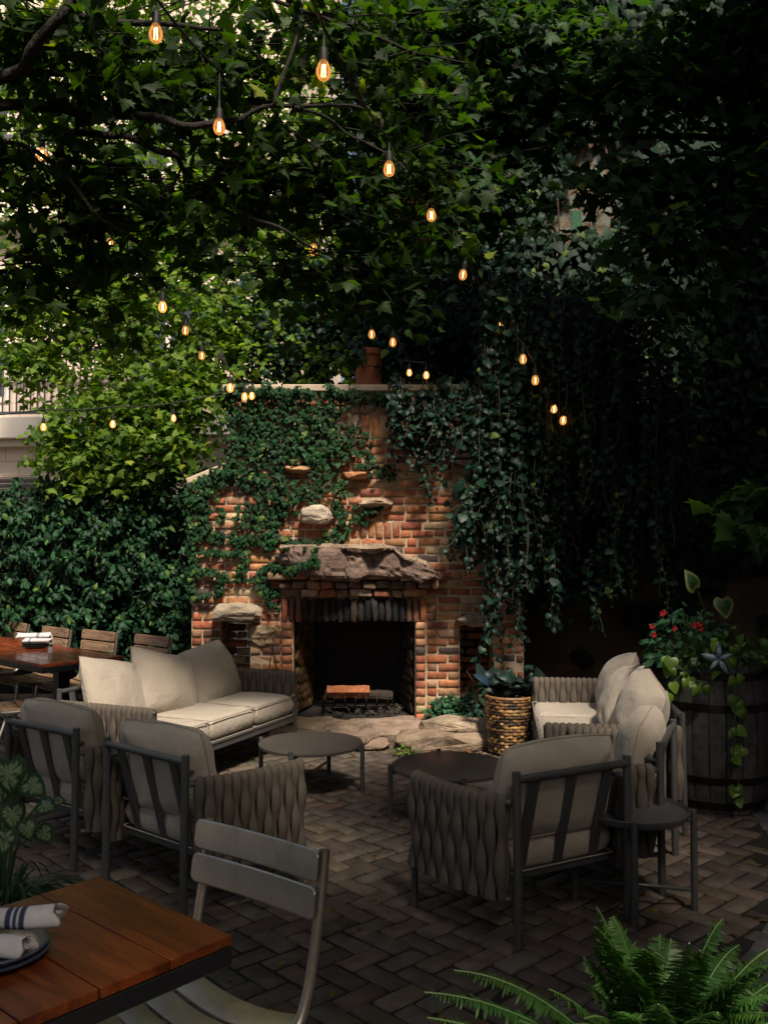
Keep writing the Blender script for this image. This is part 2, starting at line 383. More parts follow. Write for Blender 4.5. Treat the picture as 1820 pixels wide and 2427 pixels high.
# ================================================================== FIREPLACE
FY = 7.78; S = F/FY*1.0
def fx(px): return P(px, 1300, FY).x
def fz(py): return P(910, py, FY).z
def cr(cx, cy): return 400+cx/1.843, 850+cy/1.843        # close-up coordinates -> photo
def fxz(cx, cy): px, py = cr(cx, cy); v = P(px, py, FY); return v.x, v.z
fp = thing('brick_fireplace', 'large old brick outdoor fireplace with a stone mantel, partly covered in ivy', 'fireplace', (0, FY, 0))
XL, XR = fx(455), fx(1240); XUL, XUR = fx(541), fx(1160)
ZS = fz(1150); ZT = fz(930); HZ = .13
fbx0, fbx1, fbz1 = fx(696), fx(983), fz(1466)
nl0, nl1, nlz0, nlz1 = fx(522), fx(594), .27, fz(1468)
nr0, nr1, nrz0, nrz1 = fx(1089), fx(1170), .27, fz(1482)
D_ = .72
openings = [(fbx0, fbx1, 0, fbz1), (nl0, nl1, nlz0, nlz1), (nr0, nr1, nrz0, nrz1)]
# mortar core
mb = MB(); xs = [XL, nl0, nl1, fbx0, fbx1, nr0, nr1, XR]; zs = sorted({0, .27, fbz1, nlz1, nrz1, ZS})
for i in range(len(xs)-1):
    for k in range(len(zs)-1):
        x0, x1, z0, z1 = xs[i], xs[i+1], zs[k], zs[k+1]; xm, zm = (x0+x1)/2, (z0+z1)/2
        if any(o[0] < xm < o[1] and o[2] < zm < o[3] for o in openings): continue
        mb.box((xm, D_/2+.008, zm), (x1-x0, D_-.016, z1-z0))
mb.box(((XUL+XUR)/2, D_/2+.008, (ZS+ZT)/2), (XUR-XUL-.02, D_-.016, ZT-ZS))
mb.build('mortar_core', M['mortar'], fp)
BC = [((.38, .135, .070), 6), ((.43, .195, .098), 5), ((.42, .250, .140), 3.2), ((.45, .33, .21), 1.6), ((.30, .11, .07), 3.5), ((.20, .095, .065), 1.5), ((.11, .085, .08), 1), ((.50, .41, .30), .5)]
def bcol(bias=None): return vary(random.choices([c for c, _ in BC], [w_ for _, w_ in BC])[0], .22)
CH = .0695
def lay(z0, z1, spans_fn, y, depth=.10, dj=.0045, col=bcol, L=(.180, .195), out=0):
    its = []; k = 0; z = z0
    while z+CH*.6 < z1:
        for (a, b) in spans_fn(z+CH/2):
            x = a; first = True
            while x < b-.02:
                l = random.uniform(*L)
                if random.random() < .16: l = .095
                if first and k % 2: l = .095
                first = False
                e = min(x+l, b)
                if b-e < .05: e = b
                dy = random.gauss(0, dj)
                its.append(((x+e)/2, y+depth/2+dy-out+.004, z+CH/2+random.gauss(0, .0012), e-x-random.uniform(.012, .018), depth, CH-random.uniform(.014, .019), col(), Matrix.Rotation(random.gauss(0, .006), 3, 'Y')))
                x = e
        z += CH; k += 1
    return its
SUR0, SUR1 = fx(668), fx(1010); SURZ = fz(1416)              # projecting surround of the firebox
def spans(z):
    a, b = (XL, XR) if z < ZS else (XUL, XUR)
    cuts = [(o[0], o[1]) for o in openings if o[2]-.02 < z < o[3]+.01]
    if z < SURZ+.02: cuts.append((SUR0-.0, SUR1+.0))
    # soldier patch above the mantel
    if sol1[2] < z < sol1[3]: cuts.append((sol1[0], sol1[1]))
    if sol2[2] < z < sol2[3]: cuts.append((sol2[0], sol2[1]))
    cuts.sort(); res = []; x = a
    for c0, c1 in cuts:
        if c0 > x: res.append((x, min(c0, b)))
        x = max(x, c1)
    if x < b: res.append((x, b))
    return [r for r in res if r[1]-r[0] > .03]
base = .02
def snap(z): return base+round((z-base)/CH)*CH
s1x0, s1z1 = fxz(830, 758); s1x1, s1z0 = fxz(960, 800)
sol1 = (s1x0, s1x1+.1, snap(s1z0)-CH*.5, snap(s1z0)+CH*1.5)
s2x0, s2z1 = fxz(795, 225); s2x1, s2z0 = fxz(968, 335)
sol2 = (s2x0, s2x1, snap(s2z0), snap(s2z0)+CH*3)
sol1 = (sol1[0], sol1[1], snap(s1z0), snap(s1z0)+CH*2)
items = lay(base, ZT-.01, spans, 0)
def soldiers(x0, x1, z0, z1, y, depth=.1, w=.066, col=bcol, dj=.006):
    n = max(1, round((x1-x0)/(w+.011))); st = (x1-x0)/n
    return [(x0+st*(i+.5), y+depth/2+random.gauss(0, dj), (z0+z1)/2+random.gauss(0, .003), st-.012, depth, z1-z0-.012, col(), Matrix.Rotation(random.gauss(0, .012), 3, 'Y')) for i in range(n)]
items += soldiers(sol1[0], sol1[1], sol1[2], sol1[3], 0)+soldiers(sol2[0], sol2[1], sol2[2], sol2[3], 0)
# surround piers, projecting a few centimetres
def spier(z): return [(SUR0, fbx0), (fbx1, SUR1)]
items += lay(base, fbz1-.03, spier, 0, out=.035, L=(.12, .13))
# side faces (left side seen at the corner, right side)
def side_faces(x, sgn, z0, z1):
    its = []; z = z0; k = 0
    while z+CH*.6 < z1:
        y = .1
        while y < D_-.02:
            l = .2 if (k % 2) else .2; e = min(y+l, D_)
            its.append((x-sgn*.05, (y+e)/2, z+CH/2, .10+random.gauss(0, .004), e-y-.011, CH-.012, bcol(), None)); y = e
        z += CH; k += 1
    return its
items += side_faces(XL, -1, base, ZS)+side_faces(XR, 1, base, ZS)+side_faces(XUL, -1, snap(ZS), ZT-.02)+side_faces(XUR, 1, snap(ZS), ZT-.02)
link('brickwork', bricks_mesh('brickwork', items, .0045, .0022), M['brick'], fp, smooth=False)
# black soldier course over the opening
def lcol():
    return vary(random.choice([(.030, .028, .030), (.045, .034, .030), (.022, .022, .025)]), .35)
lint = []
n = 21; lx0, lx1 = SUR0, SUR1
for i in range(n):
    t = (i+.5)/n; c = lcol() if .16 < t < .86 else (bcol() if (t < .07 or t > .93) else vary((.17, .085, .065), .25))
    lint.append((lx0+(lx1-lx0)*t, .05-.035+random.gauss(0, .006), (fbz1+SURZ)/2-.015+random.gauss(0, .004), (lx1-lx0)/n-.011, .1, SURZ-fbz1+.02, c, Matrix.Rotation(random.gauss(0, .015), 3, 'Y')))
link('lintel_course', bricks_mesh('lintel_course', lint, .009, .003), M['soot_brick'], fp, smooth=False)
mb = MB(); mb.box(((SUR0+SUR1)/2, .055, (fbz1+SURZ)/2), (SUR1-SUR0-.03, .11, SURZ-fbz1-.05)); mb.build('lintel_mortar', simple('sooty_mortar', (.05, .042, .034), .97, var=.5, bstr=.6), fp); mb = MB()
for a, b in ((SUR0, fbx0), (fbx1, SUR1)):
    mb = MB(); mb.box(((a+b)/2, .045, fbz1/2), (b-a-.03, .11, fbz1-.06)); mb.build('surround_mortar', M['mortar'], fp)
# corbel courses under the mantel
corb = []
zc = SURZ+.005
for r_, (x0, x1, out) in enumerate([(fx(672), fx(1012), .05), (fx(664), fx(1040), .085), (fx(636), fx(1062), .10)]):
    x = x0
    while x < x1-.03:
        l = random.choice([.1, .1, .2, .15]) if r_ != 1 else .115; e = min(x+l, x1)
        c = vary((.20, .12, .09), .4) if random.random() < .6 else bcol()
        corb.append(((x+e)/2, .05-out+random.gauss(0, .006), zc+.034+random.gauss(0, .003), e-x-.012, .14, .060, c, None)); x = e
    zc += .070
link('corbel_course', bricks_mesh('corbel_course', corb, .010, .005), M['brick'], fp, smooth=False)
# niches: brick linings and backs
for (a, b, z0, z1) in ((nl0, nl1, nlz0, nlz1), (nr0, nr1, nrz0, nrz1)):
    its = lay(z0-.03, z1+.02, lambda z: [(a-.02, b+.02)], .38)
    z = z0
    while z < z1:
        for x, sg in ((a, -1), (b, 1)):
            y = .1
            while y < .38: its.append((x+sg*.048, y+.09, z+CH/2, .1+random.gauss(0, .004), .165, CH-.012, bcol(), None)); y += .18
        z += CH
    link('niche_lining', bricks_mesh('niche_lining', its, .009, .003), M['brick'], fp, smooth=False)
# firebox: splayed herringbone panels, back, floor
def herring(wd, ht, Wb=.052, col=lambda: vary((.30, .20, .09), .3), th=.03):
    its = []; ca_, sa_ = math.cos(PI/4), math.sin(PI/4)
    for i in range(-70, 71):
        for j in range(-30, 31):
            for q in (0, 1):
                ox = i+j*4; oy = -i
                x, y, sx, sy = (ox+1, oy+.5, 2, 1) if q == 0 else (ox+2.5, oy+1, 1, 2)
                x *= Wb; y *= Wb; X = x*ca_-y*sa_+wd/2; Z = x*sa_+y*ca_+ht/2
                if not (.03 < X < wd-.03 and .03 < Z < ht-.03): continue
                R_ = Matrix.Rotation(-PI/4, 3, 'Y')
                its.append((X, 0, Z, sx*Wb-.007, th, sy*Wb-.007, col(), R_))
    return its
for nm, x0, x1, ang in (('firebrick_panel', fbx0+.01, fbx0+.13, 0), ('firebrick_panel', fbx1-.01, fbx1-.13, 0)):
    a = Vector((x0, .06)); b = Vector((x1, .56)); L_ = (b-a).length; an = math.atan2(b.y-a.y, b.x-a.x)
    dk = (lambda: vary((.085, .052, .024), .4)) if x1 > x0 else (lambda: vary((.035, .027, .02), .4))  # sooty bricks, the right panel coloured darker for its shade
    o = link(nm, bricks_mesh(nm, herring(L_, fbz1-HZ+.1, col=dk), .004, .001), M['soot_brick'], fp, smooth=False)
    o.location = (a.x, a.y, HZ-.02); o.rotation_euler = (0, 0, an)
    mb = MB(); mb.box((L_/2, -.03 if x1 < x0 else .03, (fbz1-HZ)/2), (L_, .03, fbz1-HZ+.05)); q = mb.build('panel_backing', M['soot'] if 'soot' in M else M.setdefault('soot', simple('soot', (.012, .011, .010), .95, var=.5, scale=6, bstr=.6)), fp)
    q.location = (a.x, a.y+.0, HZ); q.rotation_euler = (0, 0, an)
mb = MB(); mb.box(((fbx0+fbx1)/2, .60, .55), (fbx1-fbx0+.1, .05, 1.1)); mb.box(((fbx0+fbx1)/2, .33, fbz1+.12), (fbx1-fbx0-.02, .6, .05))
mb.box(((fbx0+fbx1)/2, .30, HZ/2-.01), (fbx1-fbx0+.02, .62, HZ)); mb.build('firebox_back', M['soot'], fp)
# coping stones
mb = MB(); x = fx(650)-.05
for x0, x1 in ((fx(541)-.05, fx(668)), (fx(669), fx(828)), (fx(829), fx(1040)), (fx(1041), fx(1160)+.05)):
    mb.box(((x0+x1)/2, D_/2-.01, ZT+.03), (x1-x0-.004, D_+.09, .058+random.uniform(-.003, .003)), bev=.008)
mb.build('coping', M['concrete'], fp)
for x0, x1, z0, z1 in ((XL-.04, XUL, ZS+.01, ZS+.15), (XR+.03, XUR, ZS+.01, ZS+.06)):
    mb = MB()
    an = math.atan2(z1-z0, abs(x1-x0)); l = math.hypot(x1-x0, z1-z0)
    sg = 1 if x1 > x0 else -1
    mb.box(((x0+x1)/2, D_/2-.01, (z0+z1)/2+.02), (l, D_+.06, .05), Matrix.Rotation(-an*sg, 3, 'Y'), bev=.008)
    mb.build('shoulder_coping', M['concrete'], fp)
mb = MB(); 
mb.add([(XL, 0, ZS), (XUL, 0, ZS), (XUL, 0, ZS+.13), (XL, D_, ZS), (XUL, D_, ZS), (XUL, D_, ZS+.13)], [(0, 1, 2), (3, 5, 4), (0, 3, 4, 1), (0, 2, 5, 3), (1, 4, 5, 2)])
mb.build('shoulder_fill', M['mortar'], fp)
# chimney pot
mb = MB(); cx_ = fx(872)
mb.lathe([(.135, 0), (.135, .06), (.115, .065), (.112, .20), (.126, .205), (.126, .24), (.11, .245), (.108, .30), (.13, .31), (.13, .36), (.095, .36), (.095, .26)], 28, (cx_, .3, ZT+.06))
mb.build('chimney_pot', M['terracotta'], fp, smooth=True, auto=35)
# stones set in the face
def stone(name, cx, cy, wd, ht, dp, seed, col=(.36, .29, .22), y=-.02, mat='rock', n=26, lab=None, rot=0, rough=.018):
    x, z = fxz(cx, cy); m_ = MB(); rock_into(m_, (x, y, z), (wd, dp, ht), seed, col, n, rough, rot)
    o = m_.build(name, M[mat], fp)
    if lab: tag(o, lab)
    return o
stone('set_stone', 645, 683, .28, .175, .34, 5, (.50, .44, .36), n=90, rough=.012, lab='pale oval stone jutting from the ivy')
stone('set_stone', 905, 632, .31, .085, .26, 7, (.38, .28, .20), lab='flat brown ledge stone on the right of the ivy')
stone('set_stone', 815, 508, .24, .07, .22, 8, (.42, .20, .10), lab='reddish broken brick ledge')
stone('set_stone', 562, 488, .24, .07, .22, 9, (.42, .24, .12), lab='tan broken brick ledge in the ivy')
for k, (a_, b_, w__, h__, s_) in enumerate([(1305, 400, .30, .055, 11), (1315, 425, .32, .06, 12), (1300, 455, .34, .07, 13)]):
    stone('set_stone', a_, b_, w__, h__, .26, s_, (.44, .40, .34), lab='pale layered stone stacked near the right corner')
stone('niche_lintel', 298, 1108, .46, .17, .36, 15, (.50, .42, .32), lab='large pale stone over the left niche')
stone('niche_lintel', 1330, 1140, .36, .10, .26, 16, (.38, .32, .26), lab='rough stone over the right niche')
stone('set_stone', 412, 1212, .25, .20, .16, 17, (.44, .33, .22), y=.0, lab='square tan stone beside the firebox')
# mantel: one broken slab of several layers
mb = MB()
def mst(cx, cy, w_, h_, d_, y, s, c, n=30, rough=.022):
    x, z = fxz(cx, cy); rock_into(mb, (x, y, z), (w_, d_, h_), s, c, n, rough)
TOPL = [(468, 852), (500, 818), (560, 810), (660, 812), (760, 815), (850, 812), (930, 808), (985, 818), (1020, 850), (1080, 862), (1130, 884), (1172, 928)]
BOTL = [(468, 862), (492, 893), (560, 908), (590, 935), (650, 950), (740, 960), (830, 968), (870, 952), (950, 962), (1030, 955), (1090, 975), (1150, 962), (1172, 938)]
def lerp_line(L_, x):
    for i in range(len(L_)-1):
        if L_[i][0] <= x <= L_[i+1][0]: return L_[i][1]+(L_[i+1][1]-L_[i][1])*(x-L_[i][0])/max(1e-6, L_[i+1][0]-L_[i][0])
    return L_[-1][1]
def slab(x0, x1, topf, botf, depf, seed, nx=90, col=(.19, .135, .11), nr_=34):
    vs = []; fs = []
    for i in range(nx+1):
        cx = x0+(x1-x0)*i/nx; X, zt = fxz(cx, topf(cx)); _, zb = fxz(cx, botf(cx)); dp = depf(cx)
        for j in range(nr_+1):
            u = j/nr_; per = 2*dp+(zt-zb); q = u*per
            if q < dp: y, z, nyy, nzz = .12-q, zt, 0, 1
            elif q < dp+(zt-zb): y, z, nyy, nzz = .12-dp, zt-(q-dp), -1, 0
            else: y, z, nyy, nzz = .12-dp+(q-dp-(zt-zb)), zb, 0, -1
            # ease the front edges
            e = min(abs(q-dp), abs(q-dp-(zt-zb))); k = max(0, 1-e/.05)**2*.022
            y += k; z += -k*.6 if z > (zt+zb)/2 else k*.6
            p = Vector((X+seed, y, z)); n1 = noise.noise(p*3.2)*.028+noise.noise(p*8)*.012+noise.noise(p*22)*.006+noise.noise(p*50)*.003
            cell = noise.voronoi(Vector((p.x*4.2, p.y*3, p.z*6.5)))[0]; n1 += -.022*max(0, 1-(cell[1]-cell[0])*9)
            lay_ = noise.noise(Vector((p.x*2, p.y*2, p.z*30)))*.007
            vs.append((X, y+nyy*n1-abs(nyy)*lay_, z+nzz*n1))
    m1 = nr_+1
    for i in range(nx):
        for j in range(nr_): fs.append((i*m1+j, i*m1+j+1, (i+1)*m1+j+1, (i+1)*m1+j))
    fs += [tuple(range(m1))[::-1], tuple(nx*m1+j for j in range(m1))]
    mb.add(vs, fs, col)
slab(468, 1172, lambda x: lerp_line(TOPL, x)+12, lambda x: lerp_line(BOTL, x), lambda x: .38+.07*math.sin(x*.012)-.10*max(0, (x-1040)/130)-.08*max(0, (560-x)/90), 3.1, 120, (.175, .125, .105))
slab(760, 1120, lambda x: lerp_line(TOPL, x)-2, lambda x: lerp_line(TOPL, x)+34+8*math.sin(x*.03), lambda x: .40+.03*math.sin(x*.05), 9.4, 60, (.30, .23, .17), 22)
slab(500, 800, lambda x: lerp_line(TOPL, x), lambda x: lerp_line(TOPL, x)+22, lambda x: .36+.03*math.sin(x*.04), 5.4, 50, (.27, .20, .155), 22)
mb.build('mantel_stone', M['rock'], fp)

# fire grate, logs, ash
gr = thing('fire_grate', 'black iron grate with upright prongs inside the fireplace opening', 'fire grate', (fx(842), FY+.14, HZ))
mb = MB()
for k in range(7):
    x = -.27+.09*k; mb.tube([(x, -.06, .16), (x, -.05, .09), (x, 0, .07), (x, .22, .08), (x, .26, .16)], .008, 6)
for y in (.02, .2): mb.tube([(-.32, y, .062), (.32, y, .062)], .009, 6)
mb.build('bars', M['hoop'], gr, True)
for (x, y) in ((-.28, .02), (.28, .02), (-.28, .2), (.28, .2)):
    m_ = MB(); m_.tube([(x, y, .06), (x, y, -.01)], .009, 6); m_.build('leg', M['hoop'], gr, True)
def log(name, lab, c, L_, r, rz, tilt, col, seed, grp=None):
    m_ = MB(); n_ = 14; rr = random.Random(seed)
    prof = [1+rr.uniform(-.18, .18) for _ in range(n_)]
    ks = 9; vs = []; fs = []
    for i in range(ks):
        for j in range(n_):
            a = 2*PI*j/n_; q = r*prof[j]*(1+.06*math.sin(i*1.7+j)); vs.append((-L_/2+L_*i/(ks-1), q*math.cos(a), q*math.sin(a)))
    for i in range(ks-1):
        for j in range(n_): fs.append((i*n_+j, i*n_+(j+1) % n_, (i+1)*n_+(j+1) % n_, (i+1)*n_+j))
    fs += [tuple(range(n_))[::-1], tuple((ks-1)*n_+j for j in range(n_))]
    R_ = Matrix.Rotation(rz, 3, 'Z') @ Matrix.Rotation(tilt, 3, 'Y')
    m_.add([R_ @ Vector(v) for v in vs], fs, col); o = m_.build(name, M['log'], None); o.location = c
    return tag(o, lab, 'log', grp)
log('split_log', 'orange split log lying across the fire grate', (fx(824), FY+.16, fz(1646)), .36, .048, .03, .0, (.36, .135, .06), 3)
log('charred_log', 'charred black log low in the fireplace behind the orange log', (fx(860), FY+.32, HZ+.13), .5, .05, .1, .06, (.04, .03, .025), 4)
mb = MB()
for i in range(60):
    rock_into(mb, (random.uniform(fx(760), fx(960)), FY+random.uniform(-.02, .4), HZ+random.uniform(-.005, .03)), (random.uniform(.02, .06),)*3, 300+i, vary((.05, .045, .04), .5), 8, .004)
tag(mb.build('ash', M['rock']), 'grey ash and charcoal bits on the firebox floor', 'ash', kind='stuff')
# hearth
he = MB()
for i, (x, y, w_, d_, h_) in enumerate([(-.62, 7.72, .75, .55, .20), (.02, 7.62, .82, .78, .22), (.55, 7.70, .55, .62, .21), (.95, 7.78, .6, .5, .2), (-1.15, 7.85, .7, .5, .2), (-.28, 7.55, .5, .5, .19)]):
    rock_into(he, (x, y, HZ-h_/2+.005), (w_, d_, h_), 60+i, vary((.27, .205, .15), .15), 30, .018)
he.build('hearth_bed', M['rock']); bpy.data.objects['hearth_bed'].name = 'hearth_slab'
tag(bpy.data.objects['hearth_slab'], 'low worn brown stone hearth in front of the fireplace opening', 'hearth')
def loose(name, lab, c, d, seed, col, rot=0, cat='stone', n=28, grp=None):
    m_ = MB(); rock_into(m_, (0, 0, 0), d, seed, col, n, .02, rot); o = m_.build(name, M['rock']); o.location = c
    return tag(o, lab, cat, grp)
v = G(1075, 1752, .05)
loose('hearth_stone', 'flat pale layered stone lying on the lower stone by the basket', (.55, 7.28, .17), (.62, .36, .10), 71, (.34, .27, .20), .05)
loose('hearth_stone', 'long brown stone under the flat pale one at the front of the hearth', (.52, 7.22, .06), (.92, .42, .17), 72, (.25, .19, .14), -.06)
loose('hearth_stone', 'small rounded brown stone at the left front edge of the hearth', (-.15, 7.2, .04), (.42, .26, .11), 73, (.22, .16, .12), .1)
loose('hearth_stone', 'low stone between the left sofa and the hearth', (-.5, 7.32, .03), (.46, .3, .10), 74, (.24, .19, .14), .3)
loose('hearth_stone', 'pinkish stone half hidden behind the right sofa', (1.25, 7.15, .09), (.34, .3, .22), 75, (.33, .24, .18), .3)
mb = MB()
for i in range(150):
    x = random.uniform(-.9, 1.3); y = random.uniform(6.95, 7.3); s = random.uniform(.01, .035)
    rock_into(mb, (x, y, .008), (s*1.4, s, s*.5), 400+i, vary(random.choice([(.22, .15, .10), (.33, .16, .06), (.16, .12, .09)]), .3), 7, .002)
tag(mb.build('leaf_litter', M['rock']), 'dry leaf litter and grit along the hearth edge', 'litter', kind='stuff')
# wire mesh guard lying on the coping
mb = MB()
for k in range(16): mb.tube([(-.24+.032*k, 0, 0), (-.24+.032*k, .3, .02)], .0025, 4)
for k in range(9): mb.tube([(-.24, .037*k, 0), (.24, .037*k, 0)], .0025, 4)
mb.tube([(-.25, -.01, 0), (.25, -.01, 0), (.25, .31, .02), (-.25, .31, .02), (-.25, -.01, 0)], .006, 5)
o = mb.build('wire_mesh', M['hoop']); o.location = (fx(980), FY+.05, ZT+.075); o.rotation_euler = (.25, 0, 0)
tag(o, 'rusty wire mesh panel lying on the fireplace coping beside the chimney pot', 'wire mesh')

# ================================================================== WALLS AND BUILDINGS
def wall_mat():
    m, t, b = new_mat('old_rear_wall'); v = objco(t)
    bt = t.nodes.new('ShaderNodeTexBrick'); bt.inputs['Scale'].default_value = 1; bt.inputs['Brick Width'].default_value = .21; bt.inputs['Row Height'].default_value = .075
    bt.inputs['Mortar Size'].default_value = .006; bt.inputs['Color1'].default_value = (.14, .085, .05, 1); bt.inputs['Color2'].default_value = (.20, .13, .075, 1); bt.inputs['Mortar'].default_value = (.10, .085, .06, 1)
    mp = objco(t); sx = t.nodes.new('ShaderNodeSeparateXYZ'); cx = t.nodes.new('ShaderNodeCombineXYZ'); t.links.new(mp, sx.inputs[0])
    ad = t.nodes.new('ShaderNodeMath'); ad.operation = 'ADD'; t.links.new(sx.outputs[0], ad.inputs[0]); t.links.new(sx.outputs[1], ad.inputs[1])
    t.links.new(ad.outputs[0], cx.inputs[0]); t.links.new(sx.outputs[2], cx.inputs[1]); t.links.new(cx.outputs[0], bt.inputs['Vector'])
    n = nz(t, 5, 7, v, .7); hz = t.nodes.new('ShaderNodeMapRange'); hz.inputs[1].default_value = 2.6; hz.inputs[2].default_value = 3.6
    t.links.new(sx.outputs[2], hz.inputs[0])
    pk = ramp(t, n.outputs[0], [(.47, (0,)*3), (.53, (1,)*3)]); fac = mixc(t, pk, hz.outputs[0], f=1.0, mode='MULTIPLY')
    c = mixc(t, bt.outputs[0], (.20, .22, .19), fac=fac); d = nz(t, 1.3, 5, v)
    c = mixc(t, c, ramp(t, d.outputs[0], [(.3, (.4,)*3), (.7, (1.1,)*3)]), f=1.0, mode='MULTIPLY')
    t.links.new(c, b.inputs['Base Color']); b.inputs['Roughness'].default_value = .95
    p = bump(t, b, bt.outputs[1], .5, -.012); bump(t, b, n.outputs[0], .7, .02, p); return m
M['oldwall'] = wall_mat()
rw = thing('old_brick_wall', 'tall old brick building wall with peeling white paint behind the hanging vines', 'wall', (3.9, 8.75, 0))
mb = MB(); mb.box((-.55, .15, 3.8), (6.9, .3, 7.6)); mb.build('wall', M['oldwall'], rw)
mb = MB(); mb.box((-.55, .13, 7.63), (7.0, .4, .1)); mb.build('parapet', M['concrete'], rw)
# faded painted green letters on it
gm = simple('faded_green', (.022, .085, .05), .9, var=.6, scale=30, bstr=.5)
def letter(px, py, w_, h_, seed):
    pass
for k, (px, top, bot) in enumerate([(1496, 492, 568), (1365, 500, 600)]):
    a = P(px, top, 8.75); b = P(px, bot, 8.75); h_ = a.z-b.z; m_ = MB(); r_ = h_*.55
    if k == 0:
        seg = 18; vs = []; fs = []
        pts = [(-r_*.55, 0), (-r_*.55, h_*.62)]+[(-r_*.55*math.cos(t*PI/8), h_*.62+r_*.55*math.sin(t*PI/8)) for t in range(1, 8)]+[(r_*.55, h_*.62), (r_*.55, 0)]
        for q in range(len(pts)-1):
            p0, p1 = Vector((pts[q][0], 0, pts[q][1])), Vector((pts[q+1][0], 0, pts[q+1][1])); d = (p1-p0); an = math.atan2(d.z, d.x)
            m_.box((p0+p1)/2, (d.length+.03, .006, .085), Matrix.Rotation(-an, 3, 'Y'))
        z_ = b.z
    else:
        m_.box((0, 0, h_/2), (.10, .006, h_)); z_ = b.z
    o = m_.build('painted_letter', gm, rw); o.location = (a.x-3.9, -.0035, z_)
sw = thing('side_shade_wall', 'unseen brick side wall added past the right edge to darken the courtyard', 'wall', (3.7, 3.2, 0))  # added outside the view to keep the right side dark
mb = MB(); mb.box((.15, 0, 3.8), (.3, 11.0, 7.6)); mb.build('wall', M['oldwall'], sw)
bh = thing('rear_shade_wall', 'unseen brick house wall added behind the camera to darken the courtyard', 'house', (0, -3.4, 0))  # never in view, added to cut the light from behind
mb = MB(); mb.box((-.5, -.15, 1.7), (9, .3, 3.4)); mb.build('wall', M['oldwall'], bh)
# cream block building at the back left
def block_mat():
    m, t, b = new_mat('cream_block'); bt = t.nodes.new('ShaderNodeTexBrick'); v = objco(t)
    sx = t.nodes.new('ShaderNodeSeparateXYZ'); cx = t.nodes.new('ShaderNodeCombineXYZ'); t.links.new(v, sx.inputs[0]); t.links.new(sx.outputs[0], cx.inputs[0]); t.links.new(sx.outputs[2], cx.inputs[1]); t.links.new(cx.outputs[0], bt.inputs['Vector'])
    bt.inputs['Scale'].default_value = 1; bt.inputs['Brick Width'].default_value = .42; bt.inputs['Row Height'].default_value = .21; bt.inputs['Mortar Size'].default_value = .005
    bt.inputs['Color1'].default_value = (.80, .67, .57, 1); bt.inputs['Color2'].default_value = (.75, .62, .53, 1); bt.inputs['Mortar'].default_value = (.36, .27, .20, 1)
    t.links.new(bt.outputs[0], b.inputs['Base Color']); b.inputs['Roughness'].default_value = .9; bump(t, b, bt.outputs[1], .3, -.01); return m
M['block'] = block_mat()
cb = thing('cream_building', 'cream block building with a white ledge and balconies behind the trees at left', 'building', (-4.6, 13.2, 0), math.radians(-8))
mb = MB(); mb.box((-1.6, 2.0, 6.0), (9.8, 4.0, 12.0)); mb.build('wall', M['block'], cb)
lz = P(75, 1012, 12.9).z
mb = MB(); mb.box((-1.6, -.16, lz), (9.8, .36, .30), bev=.01); mb.box((-1.6, -.08, lz-.20), (9.8, .2, .09), bev=.008); mb.build('ledge', M['white'], cb)
mb = MB(); mb.box((-1.6, -.16, lz+3.1), (9.8, .36, .26), bev=.01); mb.build('ledge', M['white'], cb)
for zz in (lz+.15, lz+3.23):
    m_ = MB(); m_.box((-2.4, -.28, zz+.92), (7, .05, .05)); m_.box((-2.4, -.28, zz+.06), (7, .04, .04))
    k = -5.88
    while k < 1.1: m_.box((k, -.28, zz+.48), (.018, .018, .86)); k += .105
    m_.build('balcony_railing', M['rail'], cb)
for (x, z) in ((-4.1, lz+1.25), (-1.4, lz+1.25), (1.6, lz+1.25), (-4.1, lz+4.4), (-1.4, lz+4.4), (1.6, lz+4.4)):
    m_ = MB(); m_.box((x, .0, z), (1.25, .06, 1.7), bev=.01); o = m_.build('window', M['white'], cb)
    m_ = MB(); m_.box((x-.29, -.035, z), (.5, .02, 1.5)); m_.box((x+.29, -.035, z), (.5, .02, 1.5)); m_.build('pane', M['glass_dark'], o)
vp = P(10, 1157, 12.9)
m_ = MB(); lx = -4.3
q0 = (Matrix.Rotation(math.radians(8), 3, 'Z') @ (vp-Vector((-4.6, 13.2, 0))))
m_.box((q0.x, -.02, q0.z), (.75, .04, .36))
for k in range(5): m_.box((q0.x, -.05, q0.z-.14+.07*k), (.70, .03, .035), Matrix.Rotation(.5, 3, 'X'))
m_.build('louver_vent', M['vent'], cb)

